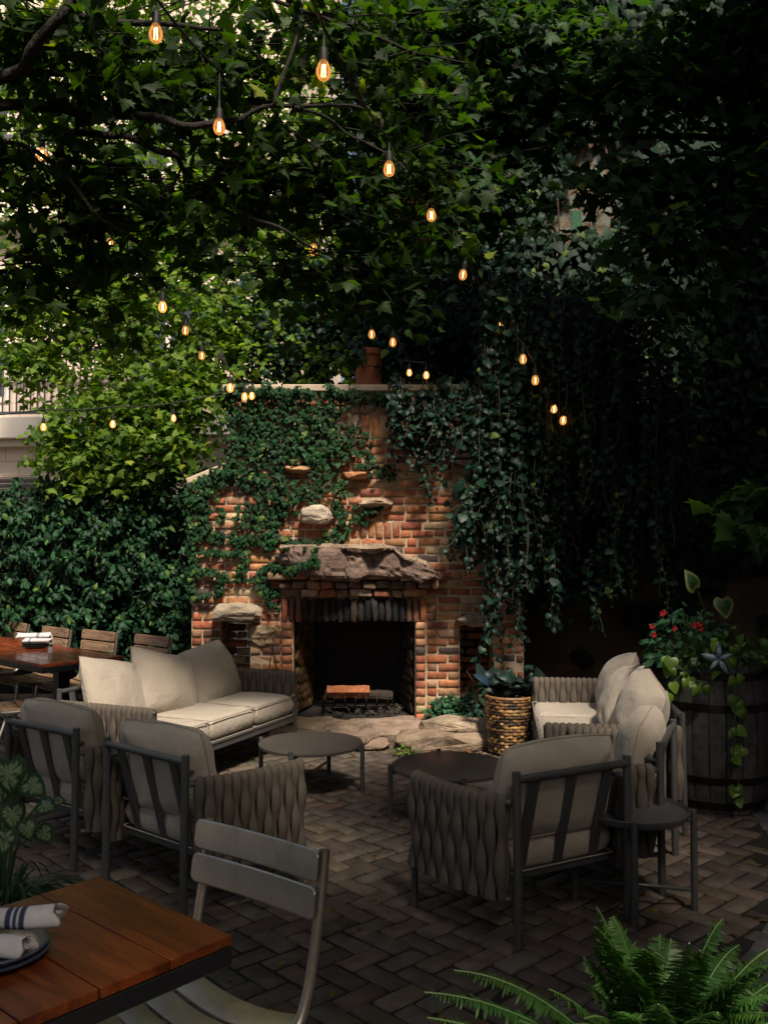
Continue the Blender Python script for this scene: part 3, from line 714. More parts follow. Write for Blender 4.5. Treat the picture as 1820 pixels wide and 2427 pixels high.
# ================================================================== FURNITURE
def pillow(name, w_, h_, t_, mat, parent, M4, seed=0, n=30, box=False, sag=0, wr=.012):
    """soft cushion: w_ along x, h_ along y, t_ along z, seam round the rim"""
    r = random.Random(seed); vs = []; fs = []; off = Vector((seed*7.3, seed*2.1, seed))
    folds = [(r.choice((-1, 1)), r.choice((-1, 1)), r.uniform(.2, 1.3), r.uniform(5, 9), r.uniform(.5, 1)) for _ in range(5)]
    def pt(u, v, s):
        pu, pv = abs(u), abs(v)
        if box == 2: prof = max(0, (1-pu**2.4))**.62*max(0, (1-pv**2.4))**.62; ow = math.sqrt(1-.10*pv**4)*(1-.05*(1-pv*pv)); oh = math.sqrt(1-.10*pu**4)*(1-.05*(1-pu*pu))
        elif box: prof = ((1-pu**14)*(1-pv**14))**.5; ow = 1-.02*pv**4; oh = 1-.02*pu**4
        else: prof = max(0, (1-pu**4))**.55*max(0, (1-pv**4))**.55; ow = math.sqrt(1-.13*pv**4); oh = math.sqrt(1-.13*pu**4)
        x, y = w_/2*u*ow, h_/2*v*oh; z = s*t_/2*prof
        p = Vector((x, y, z*2))+off
        a = noise.noise(p*5)*1.0+noise.noise(p*11)*.45
        for fu, fv, an, fr, am in folds:
            du, dv = u-fu, v-fv; d = math.hypot(du, dv); th = math.atan2(dv*fv, du*fu)
            a += am*.8*math.sin(th*fr+seed)*math.exp(-((d-.35)/.32)**2)
        k = min(1, prof*1.6)
        z += s*wr*a*k
        if box != 1: y -= 0; x += wr*.6*noise.noise(p*4+Vector((9, 1, 1)))*1; y += wr*.9*noise.noise(p*4+Vector((1, 9, 5)))
        return (x, y, z)
    g = [math.sin(PI/2*(2*i/n-1))*.55+(2*i/n-1)*.45 for i in range(n+1)]
    for s in (1, -1):
        b = len(vs)
        for j in range(n+1):
            for i in range(n+1): vs.append(pt(g[i], g[j], s))
        for j in range(n):
            for i in range(n):
                q = (b+j*(n+1)+i, b+j*(n+1)+i+1, b+(j+1)*(n+1)+i+1, b+(j+1)*(n+1)+i); fs.append(q if s > 0 else q[::-1])
    bm = bmesh.new(); bv = [bm.verts.new(v) for v in vs]
    for f in fs: bm.faces.new([bv[i] for i in f])
    bmesh.ops.remove_doubles(bm, verts=bm.verts, dist=.0004); bm.transform(M4)
    me = bpy.data.meshes.new(name); bm.to_mesh(me); bm.free(); o = link(name, me, mat, parent)
    m_ = MB(); rim = []
    sg = 28
    path = [(-1+2*i/sg, -1) for i in range(sg)]+[(1, -1+2*i/sg) for i in range(sg)]+[(1-2*i/sg, 1) for i in range(sg)]+[(-1, 1-2*i/sg) for i in range(sg+1)]
    if box == 1:
        for s in (.92, -.92):
            m_.tube([M4 @ Vector(((w_/2+.001)*a_*(.985 if abs(b_) > .95 else 1), (h_/2+.001)*b_*(.985 if abs(a_) > .95 else 1), s*t_/2*.93)) for a_, b_ in path], .0035, 5, cap=False)
    else:
        m_.tube([M4 @ Vector(pt(a_*.999, b_*.999, 1)) for a_, b_ in path], .004, 5, cap=False)
    m_.build('piping', M['piping'], o, True)
    return o
def Mx(loc, rx=0, ry=0, rz=0):
    return Matrix.Translation(loc) @ Matrix.Rotation(rz, 4, 'Z') @ Matrix.Rotation(ry, 4, 'Y') @ Matrix.Rotation(rx, 4, 'X')
def bez(p0, p1, p2, t): return p0*(1-t)**2+p1*2*t*(1-t)+p2*t*t
def weave(name, curve, z0, z1, mat, parent, pitch=.0385, outs=1, ramp_z=None):
    """curve: list of plan points; straps hang over a top rail and braid with their neighbours"""
    pts = [Vector(p) for p in curve]; ln = [0]
    for i in range(1, len(pts)): ln.append(ln[-1]+(pts[i]-pts[i-1]).length)
    n = int(ln[-1]/pitch); V = []; Fq = []; ring = 10
    for k in range(n+1):
        s = ln[-1]*(k+.35)/(n+.7); i = 1
        while i < len(ln)-1 and ln[i] < s: i += 1
        f = (s-ln[i-1])/(ln[i]-ln[i-1]); c = pts[i-1].lerp(pts[i], f); t = (pts[i]-pts[i-1]).normalized(); nn = Vector((t.y, -t.x))*outs
        zb = z0 if ramp_z is None else ramp_z(s/ln[-1])
        path = []; R_ = .020
        m_ = 22
        for j in range(m_+1): path.append((R_, zb+(z1-zb)*j/m_, 'o'))
        for j in range(1, 6): a = PI*j/6; path.append((R_*math.cos(a), z1+R_*math.sin(a), 't'))
        for j in range(m_+1): path.append((-R_, z1-(z1-zb)*j/m_, 'i'))
        base = len(V); K = len(path)
        for q, (d, z, w__) in enumerate(path):
            ph = 2*PI*(z1-z)/.25+PI*(k % 2)
            fade = min(1, max(0, (z1-z)/.07))
            hw = .0205+.0065*math.cos(ph)*fade; lat = 0; dep = .0085*math.cos(ph)*fade*(1 if w__ == 'o' else -1 if w__ == 'i' else 0)
            th = .0145
            if w__ == 't': a = PI*(q-m_)/6; nx, nzv = math.cos(a), math.sin(a)
            elif w__ == 'o': nx, nzv = 1, 0
            else: nx, nzv = -1, 0
            cc = c+nn*(d+dep)+t*lat
            for r_ in range(ring):
                an = 2*PI*r_/ring; a_ = math.cos(an); b_ = math.sin(an)
                
                V.append((cc.x+t.x*a_*hw+nn.x*nx*b_*th, cc.y+t.y*a_*hw+nn.y*nx*b_*th, z+nzv*b_*th))
        for q in range(K-1):
            for r_ in range(ring): Fq.append((base+q*ring+r_, base+q*ring+(r_+1) % ring, base+(q+1)*ring+(r_+1) % ring, base+(q+1)*ring+r_))
    me = npmesh(name, V, [np.array(Fq)]); return link(name, me, mat, parent)
ARMZ = .56
def armchair(label, loc, rz, seed, first=None):
    if first is None:
        t = thing('lounge_armchair', label, 'armchair', loc, rz)
        fr = M['frame']
        for s in (-1, 1):
            m_ = MB(); m_.tube([(s*.285, -.29, 0), (s*.29, -.285, .685)], .0175, 14); m_.build('rear_leg', fr, t, True, 40)
            m_ = MB(); m_.tube([(s*.425, .27, 0), (s*.425, .27, ARMZ)], .015, 12); m_.build('front_leg', fr, t, True, 40)
            c = [bez(Vector((s*.305, -.27)), Vector((s*.425, -.13)), Vector((s*.42, .27)), q/16) for q in range(17)]
            m_ = MB(); m_.tube([(p.x, p.y, ARMZ+.003) for p in c], .014, 8); m_.build('arm_rail', fr, t, True)
            m_ = MB(); m_.tube([(p.x, p.y, .185) for p in c], .012, 8); m_.build('lower_rail', fr, t, True)
            weave('woven_arm', c[1:], .185, ARMZ, M['rope'], t, outs=s)
            m_ = MB(); m_.tube([(s*.285, -.285, .60), (s*.25, -.20, .60)], .011, 8); m_.build('arm_bracket', fr, t, True)
        m_ = MB(); m_.tube([(-.285, -.287, .655), (.285, -.287, .655)], .0165, 14); m_.build('top_rail', fr, t, True, 40)
        m_ = MB(); m_.box((0, -.165, .235), (.56, .04, .035), bev=.006); m_.box((0, .25, .235), (.84, .035, .035), bev=.006)
        for s in (-1, 1): m_.box((s*.33, .04, .232), (.035, .42, .03), Matrix.Rotation(-s*.36, 3, 'Z'), bev=.006)
        m_.box((0, .04, .235), (.56, .42, .01)); m_.build('seat_frame', fr, t)
        for x in (-.20, 0, .20):
            a = Vector((x, -.283, .655)); b = Vector((x*.92, -.17, .24)); d = (b-a); m_ = MB()
            m_.box((a+b)/2, (.052, .012, d.length), Matrix.Rotation(math.atan2(d.y, -d.z), 3, 'X'), bev=.004); m_.build('back_slat', fr, t)
        tagp = None
    else:
        t = copy_tree(first); tag(t, label); t.location = loc; t.rotation_euler = (0, 0, rz)
    pillow('seat_cushion', .60, .54, .15, M['fabric'], t, Mx((0, .08, .318)), seed, box=True, wr=.004)
    pillow('back_cushion', .60+random.uniform(-.01, .02), .43, .20, M['fabric'], t, Mx((0, -.150, .56), PI/2+.22, random.uniform(-.03, .03)), seed+40, wr=.011)
    tag(t, group='woven armchairs round the coffee tables'); return t
def face(deg): return math.radians(deg-90)             # thing's +y points along deg
def cpos(mx, my, deg, off=.285): a = math.radians(deg); return (mx+off*math.cos(a), my+off*math.sin(a), 0)
# the first carries only frame and weave until copied
A1 = armchair('grey woven armchair seen from behind in the right foreground by the round side table', cpos(.775, 3.83, 119), face(119), 1)
def frame_copy(label, loc, rz, seed):
    t = A1.copy(); C.objects.link(t)
    for ch in [x for x in bpy.data.objects if x.parent == A1 and 'cushion' not in x.name]:
        c = ch.copy(); C.objects.link(c); c.parent = t
    tag(t, label); t.location = loc; t.rotation_euler = (0, 0, rz)
    pillow('seat_cushion', .60, .54, .15, M['fabric'], t, Mx((0, .08, .318)), seed, box=True, wr=.004)
    pillow('back_cushion', .60+random.uniform(-.01, .02), .43, .20, M['fabric'], t, Mx((0, -.150, .56), PI/2+.22, random.uniform(-.03, .03)), seed+40, wr=.013)
    return t
frame_copy('grey woven armchair seen from behind between the metal chair and the left sofa', cpos(-1.065, 4.165, 50), face(50), 2)
frame_copy('woven armchair at the far left, behind the spotted caladium plant', cpos(-1.73, 4.72, 54), face(54), 3)
frame_copy('woven armchair facing left at the near end of the right sofa', cpos(1.36, 4.50, 157), face(157), 4)

def sofa(label, loc, rz, seed, order):
    t = thing('outdoor_sofa', label, 'sofa', loc, rz, 'three seat sofas facing each other across the patio'); fr = M['frame']; HL = .86
    for s in (-1, 1):
        m_ = MB(); m_.tube([(s*HL, .37, 0), (s*HL, .37, ARMZ)], .015, 12); m_.build('front_leg', fr, t, True, 40)
        m_ = MB(); m_.tube([(s*HL, -.37, 0), (s*HL, -.36, .66)], .016, 12); m_.build('rear_leg', fr, t, True, 40)
        c = [Vector((s*HL, -.35+.72*q/12)) for q in range(13)]
        m_ = MB(); m_.tube([(p.x, p.y, ARMZ+.003) for p in c]+[(s*HL, .385, ARMZ+.003)], .0145, 8); m_.build('arm_rail', fr, t, True)
        m_ = MB(); m_.tube([(p.x, p.y, .185) for p in c], .012, 8); m_.build('lower_rail', fr, t, True)
        weave('woven_arm', c, .20, ARMZ, M['rope'], t, outs=s)
    m_ = MB(); m_.tube([(-HL, -.36, .64), (HL, -.36, .64)], .0165, 12); m_.build('top_rail', fr, t, True, 40)
    m_ = MB()
    m_.box((0, .355, .235), (2*HL-.03, .03, .055), bev=.006); m_.box((0, -.26, .235), (2*HL-.03, .03, .045), bev=.006)
    for s in (-1, 1): m_.box((s*(HL-.03), .05, .235), (.03, .58, .045), bev=.005)
    m_.box((0, .05, .24), (2*HL-.1, .56, .012)); m_.build('seat_frame', fr, t)
    for k in range(9):
        x = -.76+.19*k; a = Vector((x, -.355, .64)); b = Vector((x, -.265, .245)); d = b-a; m_ = MB()
        m_.box((a+b)/2, (.045, .012, d.length), Matrix.Rotation(math.atan2(d.y, -d.z), 3, 'X'), bev=.003); m_.build('back_slat', fr, t)
    for k in range(3): pillow('seat_cushion', .553, .62, .16, M['fabric'], t, Mx(((k-1)*.557, .075, .345)), seed+k, box=True, wr=.005)
    for k, (x, y, z, rx, ry, rzz) in enumerate(order):
        pillow('back_cushion', .62, .49, .26, M['fabric'], t, Mx((x, y, z), rx, ry, rzz), seed+10+k, wr=.013, box=2)
    return t
def sofapos(fx_, fy_, deg, d=.37): a = math.radians(deg); return (fx_-d*math.cos(a), fy_-d*math.sin(a), 0)
sofa('left sofa with three beige back cushions, its far arm beside the hearth', sofapos(-1.03, 6.38, -24), face(-24), 21,
     [(-.54, -.18, .575, PI/2+.42, .08, .05), (.04, -.17, .585, PI/2+.40, -.24, -.10), (.56, -.18, .595, PI/2+.38, -.20, .10)])
sofa('right sofa with pale back cushions, its far arm by the wicker basket planter', sofapos(1.00, 6.02, 173), face(173), 31,
     [(-.54, -.18, .585, PI/2+.36, -.20, .06), (.03, -.15, .575, PI/2+.46, .20, -.08), (.55, -.19, .585, PI/2+.36, .16, .05)])

def coffee_table(label, loc, rz, r, h, mat, grp, tray=False, name='coffee_table'):
    t = thing(name, label, 'table', loc, rz, grp); m_ = MB()
    if tray: m_.lathe([(r*.6, h-.030), (r-.02, h-.028), (r-.004, h-.010), (r, h+.006), (r-.004, h+.008), (r-.012, h-.010), (r-.03, h-.018), (.01, h-.018)], 56)
    else: m_.lathe([(r*.5, h-.022), (r-.006, h-.022), (r, h-.016), (r, h-.003), (r-.004, h), (.01, h)], 64)
    m_.build('table_top', mat, t, True, 40)
    for k in range(4):
        a = k*PI/2; m_ = MB(); x, y = math.cos(a)*(r+.012), math.sin(a)*(r+.012)
        m_.tube([(x, y, 0), (x, y, h+.012)], .0145, 12); m_.build('leg', M['frame'], t, True, 40)
    m_ = MB()
    for a in (0, PI/2): m_.tube([(math.cos(a)*r, math.sin(a)*r, .09+a*.008), (-math.cos(a)*r, -math.sin(a)*r, .09+a*.008)], .009, 8)
    m_.build('cross_brace', M['frame'], t, True)
    m_ = MB()
    for a in (0, PI/2): m_.tube([(math.cos(a)*r, math.sin(a)*r, h-.035-a*.004), (-math.cos(a)*r, -math.sin(a)*r, h-.035-a*.004)], .008, 8)
    m_.build('top_support', M['frame'], t, True); return t
g_ = 'low round metal coffee tables'
coffee_table('round low metal coffee table in front of the left sofa', (-.47, 6.02, 0), math.radians(-16), .335, .30, M['tabletop_metal'], g_)
coffee_table('round low metal coffee table behind the right foreground armchair', (.385, 5.42, 0), math.radians(8), .34, .30, M['tabletop_metal'], g_)
coffee_table('small round metal side table with a raised rim, right of the foreground armchair', (1.095, 4.12, 0), math.radians(-14), .240, .42, M['galv'], None, True, 'side_table')

# ---- bistro chairs
def slat_mesh(w_, h_, th, curve, M3=None, c=(0, 0, 0), r=.02, nx=14, axis='z', sag=0):
    """rounded slat lying in x/h plane, bowed along x; returns MB"""
    m_ = MB(); cols = []
    xs_ = sorted({round((w_/2-r+r*math.sin(q*PI/12))*s_, 6) for q in range(7) for s_ in (-1, 1)} | {round((w_/2-r)*(-1+2*i/nx), 6) for i in range(nx+1)}); nx = len(xs_)-1
    for x in xs_:
        u = x/(w_/2)
        e = max(0, abs(x)-(w_/2-r)); hh = h_/2-r+math.sqrt(max(1e-7, r*r-e*e)); cols.append((x, hh, curve*u*u))
    vs = []; ny = 4
    prof = [(-1, -.5), (-1, .5), (-.6, 1), (.6, 1), (1, .5), (1, -.5), (.6, -1), (-.6, -1)]; th = th*(1 if th > .012 else .7)
    for x, hh, d in cols:
        for a, b in prof:
            yy = (hh-(.0 if abs(a) == 1 else 0))*(1 if a > 0 else -1) if abs(a) == 1 else (hh-.004)*(1 if a > 0 else -1)
            vs.append((x, d+b*th/2, yy))
    k = len(prof); fs = [(i*k+j, i*k+(j+1) % k, (i+1)*k+(j+1) % k, (i+1)*k+j) for i in range(nx) for j in range(k)]
    fs += [tuple(range(k))[::-1], tuple(nx*k+j for j in range(k))]
    M3 = M3 or Matrix.Identity(3); c = Vector(c)
    m_.add([M3 @ Vector(v)+c for v in vs], fs); return m_
def bistro(label, loc, rz, metal, first_mats, group=None):
    smat, fmat = first_mats
    t = thing('metal_slat_chair' if metal else 'wooden_slat_chair', label, 'chair', loc, rz, group)
    hw = .205
    for s in (-1, 1):
        m_ = MB(); path = [(s*hw, -.265, .845), (s*hw, -.245, .70), (s*hw, -.215, .56), (s*hw, -.195, .50), (s*hw, -.165, .455), (s*hw, -.11, .435), (s*hw, .05, .435), (s*hw, .15, .445), (s*hw, .185, .43), (s*hw, .20, .39), (s*(hw+.01), .225, 0)]
        sm = []
        pv = [Vector(p) for p in path]
        for i in range(len(pv)-1):
            p0 = pv[max(0, i-1)]; p1 = pv[i]; p2 = pv[i+1]; p3 = pv[min(len(pv)-1, i+2)]
            for q in range(4):
                u = q/4; sm.append(.5*((2*p1)+(p2-p0)*u+(2*p0-5*p1+4*p2-p3)*u*u+(3*p1-p0-3*p2+p3)*u**3))
        sm.append(pv[-1]); m_.tube(sm, .0135, 12); m_.build('side_frame', fmat, t, True, 50)
        m_ = MB(); m_.tube([(s*(hw-.01), -.02, .43), (s*(hw-.005), -.10, .40), (s*(hw+.005), -.245, 0)], .0115, 10); m_.build('rear_leg', fmat, t, True, 50)
    m_ = MB()
    m_.tube([(-hw, .10, .415), (hw, .10, .415)], .009, 8); m_.tube([(-hw, -.12, .415), (hw, -.12, .415)], .009, 8); m_.build('cross_bar', fmat, t, True)
    hh = .076 if metal else .078
    for k in range(2):
        z = .815-k*(hh+.010); y = -.255+(.815-z)*.13
        o = slat_mesh(.435, hh, .010 if metal else .018, .012, Matrix.Rotation(.13, 3, 'X'), (0, y+.016, z), r=.018 if metal else .008, nx=24).build('back_slat', smat, t, True, 22)
        if not metal:
            b_ = MB()
            for s in (-1, 1):
                for dz in (-.018, .018): b_.lathe([(.001, .004), (.006, .003), (.007, 0), (.007, -.012)], 8, (s*.185, y+.036, z+dz), M3=Matrix.Rotation(-PI/2, 3, 'X'))
            b_.build('bolts', fmat, o)
    n = 5
    for k in range(n):
        y = -.165+.082*k; zz = .447+(.006 if k in (0,) else 0)-(.004 if k == 2 else 0)
        # sagging slat: bow downwards in the middle
        mm = MB(); nx = 16; w_ = .40; hy = .0375
        vs = []
        prof = [(-1, -.5), (-1, .5), (-.85, 1), (.85, 1), (1, .5), (1, -.5), (.85, -1), (-.85, -1)]
        for i in range(nx+1):
            u = -1+2*i/nx; sg = (-.030 if metal else -.012)*(1-u*u)
            drop = -.022*(1-abs(a_))if False else 0
            for a, b in prof:
                yy = y+a*hy; lip = (.018*((-yy-.10)/.10) if yy < -.10 else 0)-(.012*((yy-.12)/.06) if yy > .12 else 0)
                vs.append((u*w_/2, yy, zz+sg+b*.004+lip))
        kk = 8; fs = [(i*kk+j, i*kk+(j+1) % kk, (i+1)*kk+(j+1) % kk, (i+1)*kk+j) for i in range(nx) for j in range(kk)]
        fs += [tuple(range(kk))[::-1], tuple(nx*kk+j for j in range(kk))]
        mm.add(vs, fs); mm.build('seat_slat', smat, t, True, 40)
    return t
# foreground metal chair: back slat ends measured on the photo
a = G(487, 1936, .85); b = G(776, 2013, .85); mid = (a+b)/2; an = math.degrees(math.atan2(-(b-a).x, (b-a).y))
fdeg = math.degrees(math.atan2((b-a).y, (b-a).x))-90
ar = math.radians(fdeg); bistro('brushed metal slat chair pulled up to the honey coloured foreground table', (mid.x+.26*math.cos(ar), mid.y+.26*math.sin(ar), 0), face(fdeg), True, (M['alu'], M['alu']))
# wooden chairs round the far dining table
wc = []
grp = 'wooden slat chairs at the far dining table'
spots = [((323, 1503), (415, 1511), 'wooden slat chair nearest the fireplace, on the hedge side of the far dining table'),
         ((197, 1491.6), (293, 1500), 'second wooden slat chair from the fireplace along the hedge side of the far table'),
         ((98, 1482.5), (182, 1492), 'wooden slat chair just behind the stacked plates on the far table'),
         ((5, 1471), (82, 1479), 'leftmost wooden slat chair on the hedge side of the far table')]
W0 = None
for p0, p1, lab in spots:
    a = G(*p0, .85); b = G(*p1, .85); mid = (a+b)/2; fdeg = -131
    ar = math.radians(fdeg); loc = (mid.x+.26*math.cos(ar), mid.y+.26*math.sin(ar), 0)
    if W0 is None: W0 = bistro(lab, loc, face(fdeg), False, (M['wood_slat'], M['steel_frame']), grp)
    else:
        t = copy_tree(W0); t.location = loc; t.rotation_euler = (0, 0, face(fdeg+random.uniform(-5, 5))); tag(t, lab)
t = copy_tree(W0); t.location = (-2.62+.20, 6.42+.16, 0); t.rotation_euler = (0, 0, face(36)); tag(t, 'wooden slat chair tucked under the near side of the far table, left edge')
t.location = (-2.58, 6.52, 0)

# ---- tables
def table(name, label, corner, deg, L_, Wd, h, mat, nb, along, base='pedestal', th=.04, edge=None):
    """corner = one top corner; deg = direction of local +x; y to the left of it"""
    t = thing(name, label, 'table', (corner[0], corner[1], 0), math.radians(deg)); top = MB()
    bw = (Wd if along == 'x' else L_)/nb
    for k in range(nb):
        if along == 'x': m_ = MB(); m_.box((L_/2, bw*(k+.5), 0), (L_-.004, bw-.004, .022), bev=.002)
        else: m_ = MB(); m_.box((bw*(k+.5), Wd/2, 0), (bw-.0045, Wd-.004, .022), bev=.002)
        o = m_.build('top_board', mat, t); o.location = (0, 0, h-.011)
        if along == 'y': pass
    m_ = MB(); m_.box((L_/2, Wd/2, h-.0235-th/2), (L_-.0, Wd-.0, th), bev=.003); m_.build('edge_frame', M['black_metal'], t)
    for x in (.33, L_-.33) if L_ > 1.2 else (L_/2,):
        m_ = MB(); m_.box((x, Wd/2, h/2), (.09, .09, h-.06), bev=.004); m_.box((x, Wd/2, .02), (.08, Wd*.8, .04), bev=.006); m_.box((x, Wd/2, .019), (.42, .08, .036), bev=.006)
        m_.box((x, Wd/2, h-.075), (.3, .3, .02)); m_.build('pedestal', M['black_metal'], t)
    return t
B_ = G(553, 2216, .75)
# local x along the board direction B->A
table('foreground_table', 'dark honey wooden table with wide boards in the bottom left foreground', (B_.x, B_.y), 138.5, .53, .80, .75, M['wood_front'], 5, 'x')
N_ = Vector((-2.32, 6.38)); dr = math.radians(139)
table('dining_table', 'long reddish wooden dining table at the left by the hedge', (N_.x+.62*math.cos(math.radians(47)), N_.y+.62*math.sin(math.radians(47))), 137, 2.5, .64, .75, M['wood_red'], 5, 'x')
# ---- place settings
def plate(name, lab, loc, r=.105, grp=None, mat='porcelain'):
    m_ = MB(); m_.lathe([(r*.5, 0), (r*.62, .002), (r, .014), (r+.001, .017), (r-.004, .018), (r*.64, .006), (.005, .005)], 40)
    o = m_.build(name, M[mat], None, True, 50); o.location = loc; return tag(o, lab, 'plate', grp)
def napkin(name, lab, loc, L_, r, rz, tilt, stripes, seed, grp=None, flat=.75):
    m_ = MB(); n_ = 22; ks = 60; vs = []; cs = []; rr = random.Random(seed)
    for i in range(ks+1):
        u = i/ks; x = (u-.5)*L_; rad = r*(1+.28*(abs(u-.45)*1.6)**1.5)*(1+.03*math.sin(u*9+seed)); bend = .006*math.sin(u*5+seed)
        col = (.60, .585, .60)
        for (a, b) in stripes:
            if a <= u <= b: col = (.035, .05, .10)
        for j in range(n_):
            a = 2*PI*j/n_; q = rad*(1+.07*math.sin(3*a+seed+u*2)+.05*math.sin(2*a+1)); vs.append((x+.01*math.sin(a*2+seed)*(abs(u-.5) > .49), q*math.cos(a)+bend, q*flat*math.sin(a))); cs.append(col)
    # spiral-rolled ends: inset rings
    base_ = len(vs)
    fs = [(i*n_+j, i*n_+(j+1) % n_, (i+1)*n_+(j+1) % n_, (i+1)*n_+j) for i in range(ks) for j in range(n_)]
    for end, (i0, sg) in enumerate(((0, -1), (ks, 1))):
        prev = [i0*n_+j for j in range(n_)]
        for (sc_, dx) in ((.8, -.004), (.78, .022), (.45, .022), (.42, .004), (.1, .006)):
            ring = []
            for j in range(n_):
                p = vs[i0*n_+j]; ring.append(len(vs)); vs.append((p[0]-sg*dx, p[1]*sc_, p[2]*sc_)); cs.append((.5, .49, .50))
            for j in range(n_):
                q = (prev[j], prev[(j+1) % n_], ring[(j+1) % n_], ring[j]); fs.append(q if sg > 0 else q[::-1])
            prev = ring
        fs.append(tuple(prev))
    R_ = Matrix.Rotation(rz, 3, 'Z') @ Matrix.Rotation(tilt, 3, 'Y'); m_.v = [tuple(R_ @ Vector(v)) for v in vs]; m_.f = fs; m_.c = cs
    o = m_.build(name, M['cloth'], None, True); o.location = loc; return tag(o, lab, 'napkin', grp)
pc = G(-12, 2262, .755)
plate('side_plate', 'dark blue plate under the rolled napkins on the foreground table', (pc.x, pc.y, .7505), .105)
plate('side_plate', 'lower dark plate beneath the top one on the foreground table', (pc.x-.004, pc.y-.004, .7502), .112)
bpy.data.objects['side_plate'].location.z = .760
ST = [(.56, .572), (.582, .59), (.60, .612), (.625, .665), (.678, .69), (.70, .708), (.718, .73)]
napkin('rolled_napkin', 'blue striped white napkin roll lying on top, on the foreground plate', (pc.x-.011, pc.y+.045, .812), .25, .025, .02, -.03, [(a_+.03, b_+.03) for a_, b_ in ST], 1, 'striped napkin rolls on the plates')
napkin('rolled_napkin', 'blue striped napkin roll under the other one on the foreground plate', (pc.x-.01, pc.y-.01, .786), .18, .024, -.32, .05, [(a_-.06, b_-.06) for a_, b_ in ST], 2, 'striped napkin rolls on the plates')
pc = G(86, 1532, .76)
for k in range(3):
    plate('side_plate', ['bottom dark plate of the stack on the far dining table', 'middle plate of the stack on the far dining table', 'top plate of the stack under napkins on the far dining table'][k], (pc.x+random.uniform(-.004, .004), pc.y, .7505+.013*k), .105, 'plate stack on the far table', 'pot')
napkin('rolled_napkin', 'striped napkin roll on top of the plate stack on the far table', (pc.x-.02, pc.y+.01, .843), .25, .028, .1, .0, [(.60, .615), (.63, .66), (.675, .69)], 3, 'striped napkin rolls on the plates')
napkin('rolled_napkin', 'white napkin roll lying lower on the plate stack of the far table', (pc.x+.03, pc.y-.03, .808), .22, .025, -.15, .0, [(.2, .215), (.23, .26)], 4, 'striped napkin rolls on the plates')
sp = G(121, 1549, .75); m_ = MB(); m_.lathe([(.018, 0), (.021, .003), (.019, .04), (.014, .052)], 16); o = m_.build('salt_shaker', M['glass_jar'], None, True, 40); o.location = (sp.x, sp.y, .7505)
m2 = MB(); m2.lathe([(.015, .052), (.016, .054), (.015, .066), (.008, .072)], 16); m2.build('lid', M['steel_frame'], o, True, 40); tag(o, 'small glass salt shaker beside the plate stack on the far dining table', 'salt shaker')

# ================================================================== PLANTS
def vtube(mb_, pts, r0, r1, n=6):
    k = len(pts); mb_.tube(pts, [r0+(r1-r0)*i/(k-1) for i in range(k)], n)
def wig(a, b, n, amp, seed=0):
    a, b = Vector(a), Vector(b); out = []
    for i in range(n+1):
        t = i/n; p = a.lerp(b, t); e = math.sin(PI*t)
        out.append(p+Vector((noise.noise(Vector((seed, t*3, 0))), noise.noise(Vector((seed, t*3, 5))), noise.noise(Vector((seed, t*3, 9)))))*amp*e)
    return out
GREEN_D, GREEN_M = (.018, .050, .020), (.060, .130, .028)
BULBS = [(370, 79, 54), (767, 167, 58), (520, 300, 46), (922, 400, 44), (1022, 510, 36), (743, 592, 34), (1097, 651, 30), (386, 727, 32), (440, 783, 26), (479, 843, 24), (523, 863, 26), (546, 919, 26), (580, 940, 24), (597, 938, 22), (412, 991, 20), (268, 1005, 22), (104, 1012, 22), (881, 792, 26), (931, 811, 26), (970, 883, 20), (1010, 889, 22), (1239, 851, 28), (1268, 901, 28), (1312, 969, 24), (1334, 996, 26), (101, 366, 20), (261, 575, 14)]
def pruned(pos):
    # leaves are kept clear of the hanging bulbs
    d = pos-np.array([0, 0, CAMH]); c_, s_ = math.cos(PITCH), math.sin(PITCH); f_ = d[:, 1]*c_+d[:, 2]*s_; u_ = -d[:, 1]*s_+d[:, 2]*c_
    x = CX+F*d[:, 0]/f_; y = CY-F*u_/f_; k = np.ones(len(pos), bool)
    for a, b, h in BULBS: k &= ~((np.abs(x-a) < h*.62+14) & (np.abs(y-b) < h*.8+14) & (pos[:, 1] < min(7.5, F*.0875/h)+.15))
    return k
# ---- maple behind the fireplace and over the left
def pe(px, py, Y, rx, ry, rz, w_): return (tuple(P(px, py, Y)), (rx, ry, rz), w_)
back = thing('maple_tree', 'big maple tree behind the fireplace, its leafy crown filling the left and middle', 'tree', (-.72, 9.2, 0))
off = np.array([-.72, 9.2, 0])
mb = MB(); tr = [Vector((0, 0, 0)), Vector((.02, 0, 1.5)), Vector((.06, 0, 3.0)), Vector((.02, .1, 4.2)), Vector((-.1, .1, 5.4))]
mb.tube(tr, [.2, .16, .14, .11, .08], 12); mb.build('trunk', M['bark'], back, True)
tips = [(300, 640, 8.8), (120, 830, 9.2), (420, 900, 8.8), (300, 960, 8.6), (60, 640, 9.5), (560, 560, 9), (700, 480, 9.2), (450, 400, 9.5), (860, 300, 9.3), (620, 200, 9.6), (250, 250, 10), (900, 640, 8.9)]
for i, (px, py, Y) in enumerate(tips):
    b = P(px, py, Y)-Vector(off); a = tr[2+i % 3]; m_ = MB(); mid = a.lerp(b, .5)+Vector((0, 0, .35)); pts = [bez(a, mid, b, t/8) for t in range(9)]
    vtube(m_, pts, .055, .012); m_.build('branch', M['bark'], back, True)
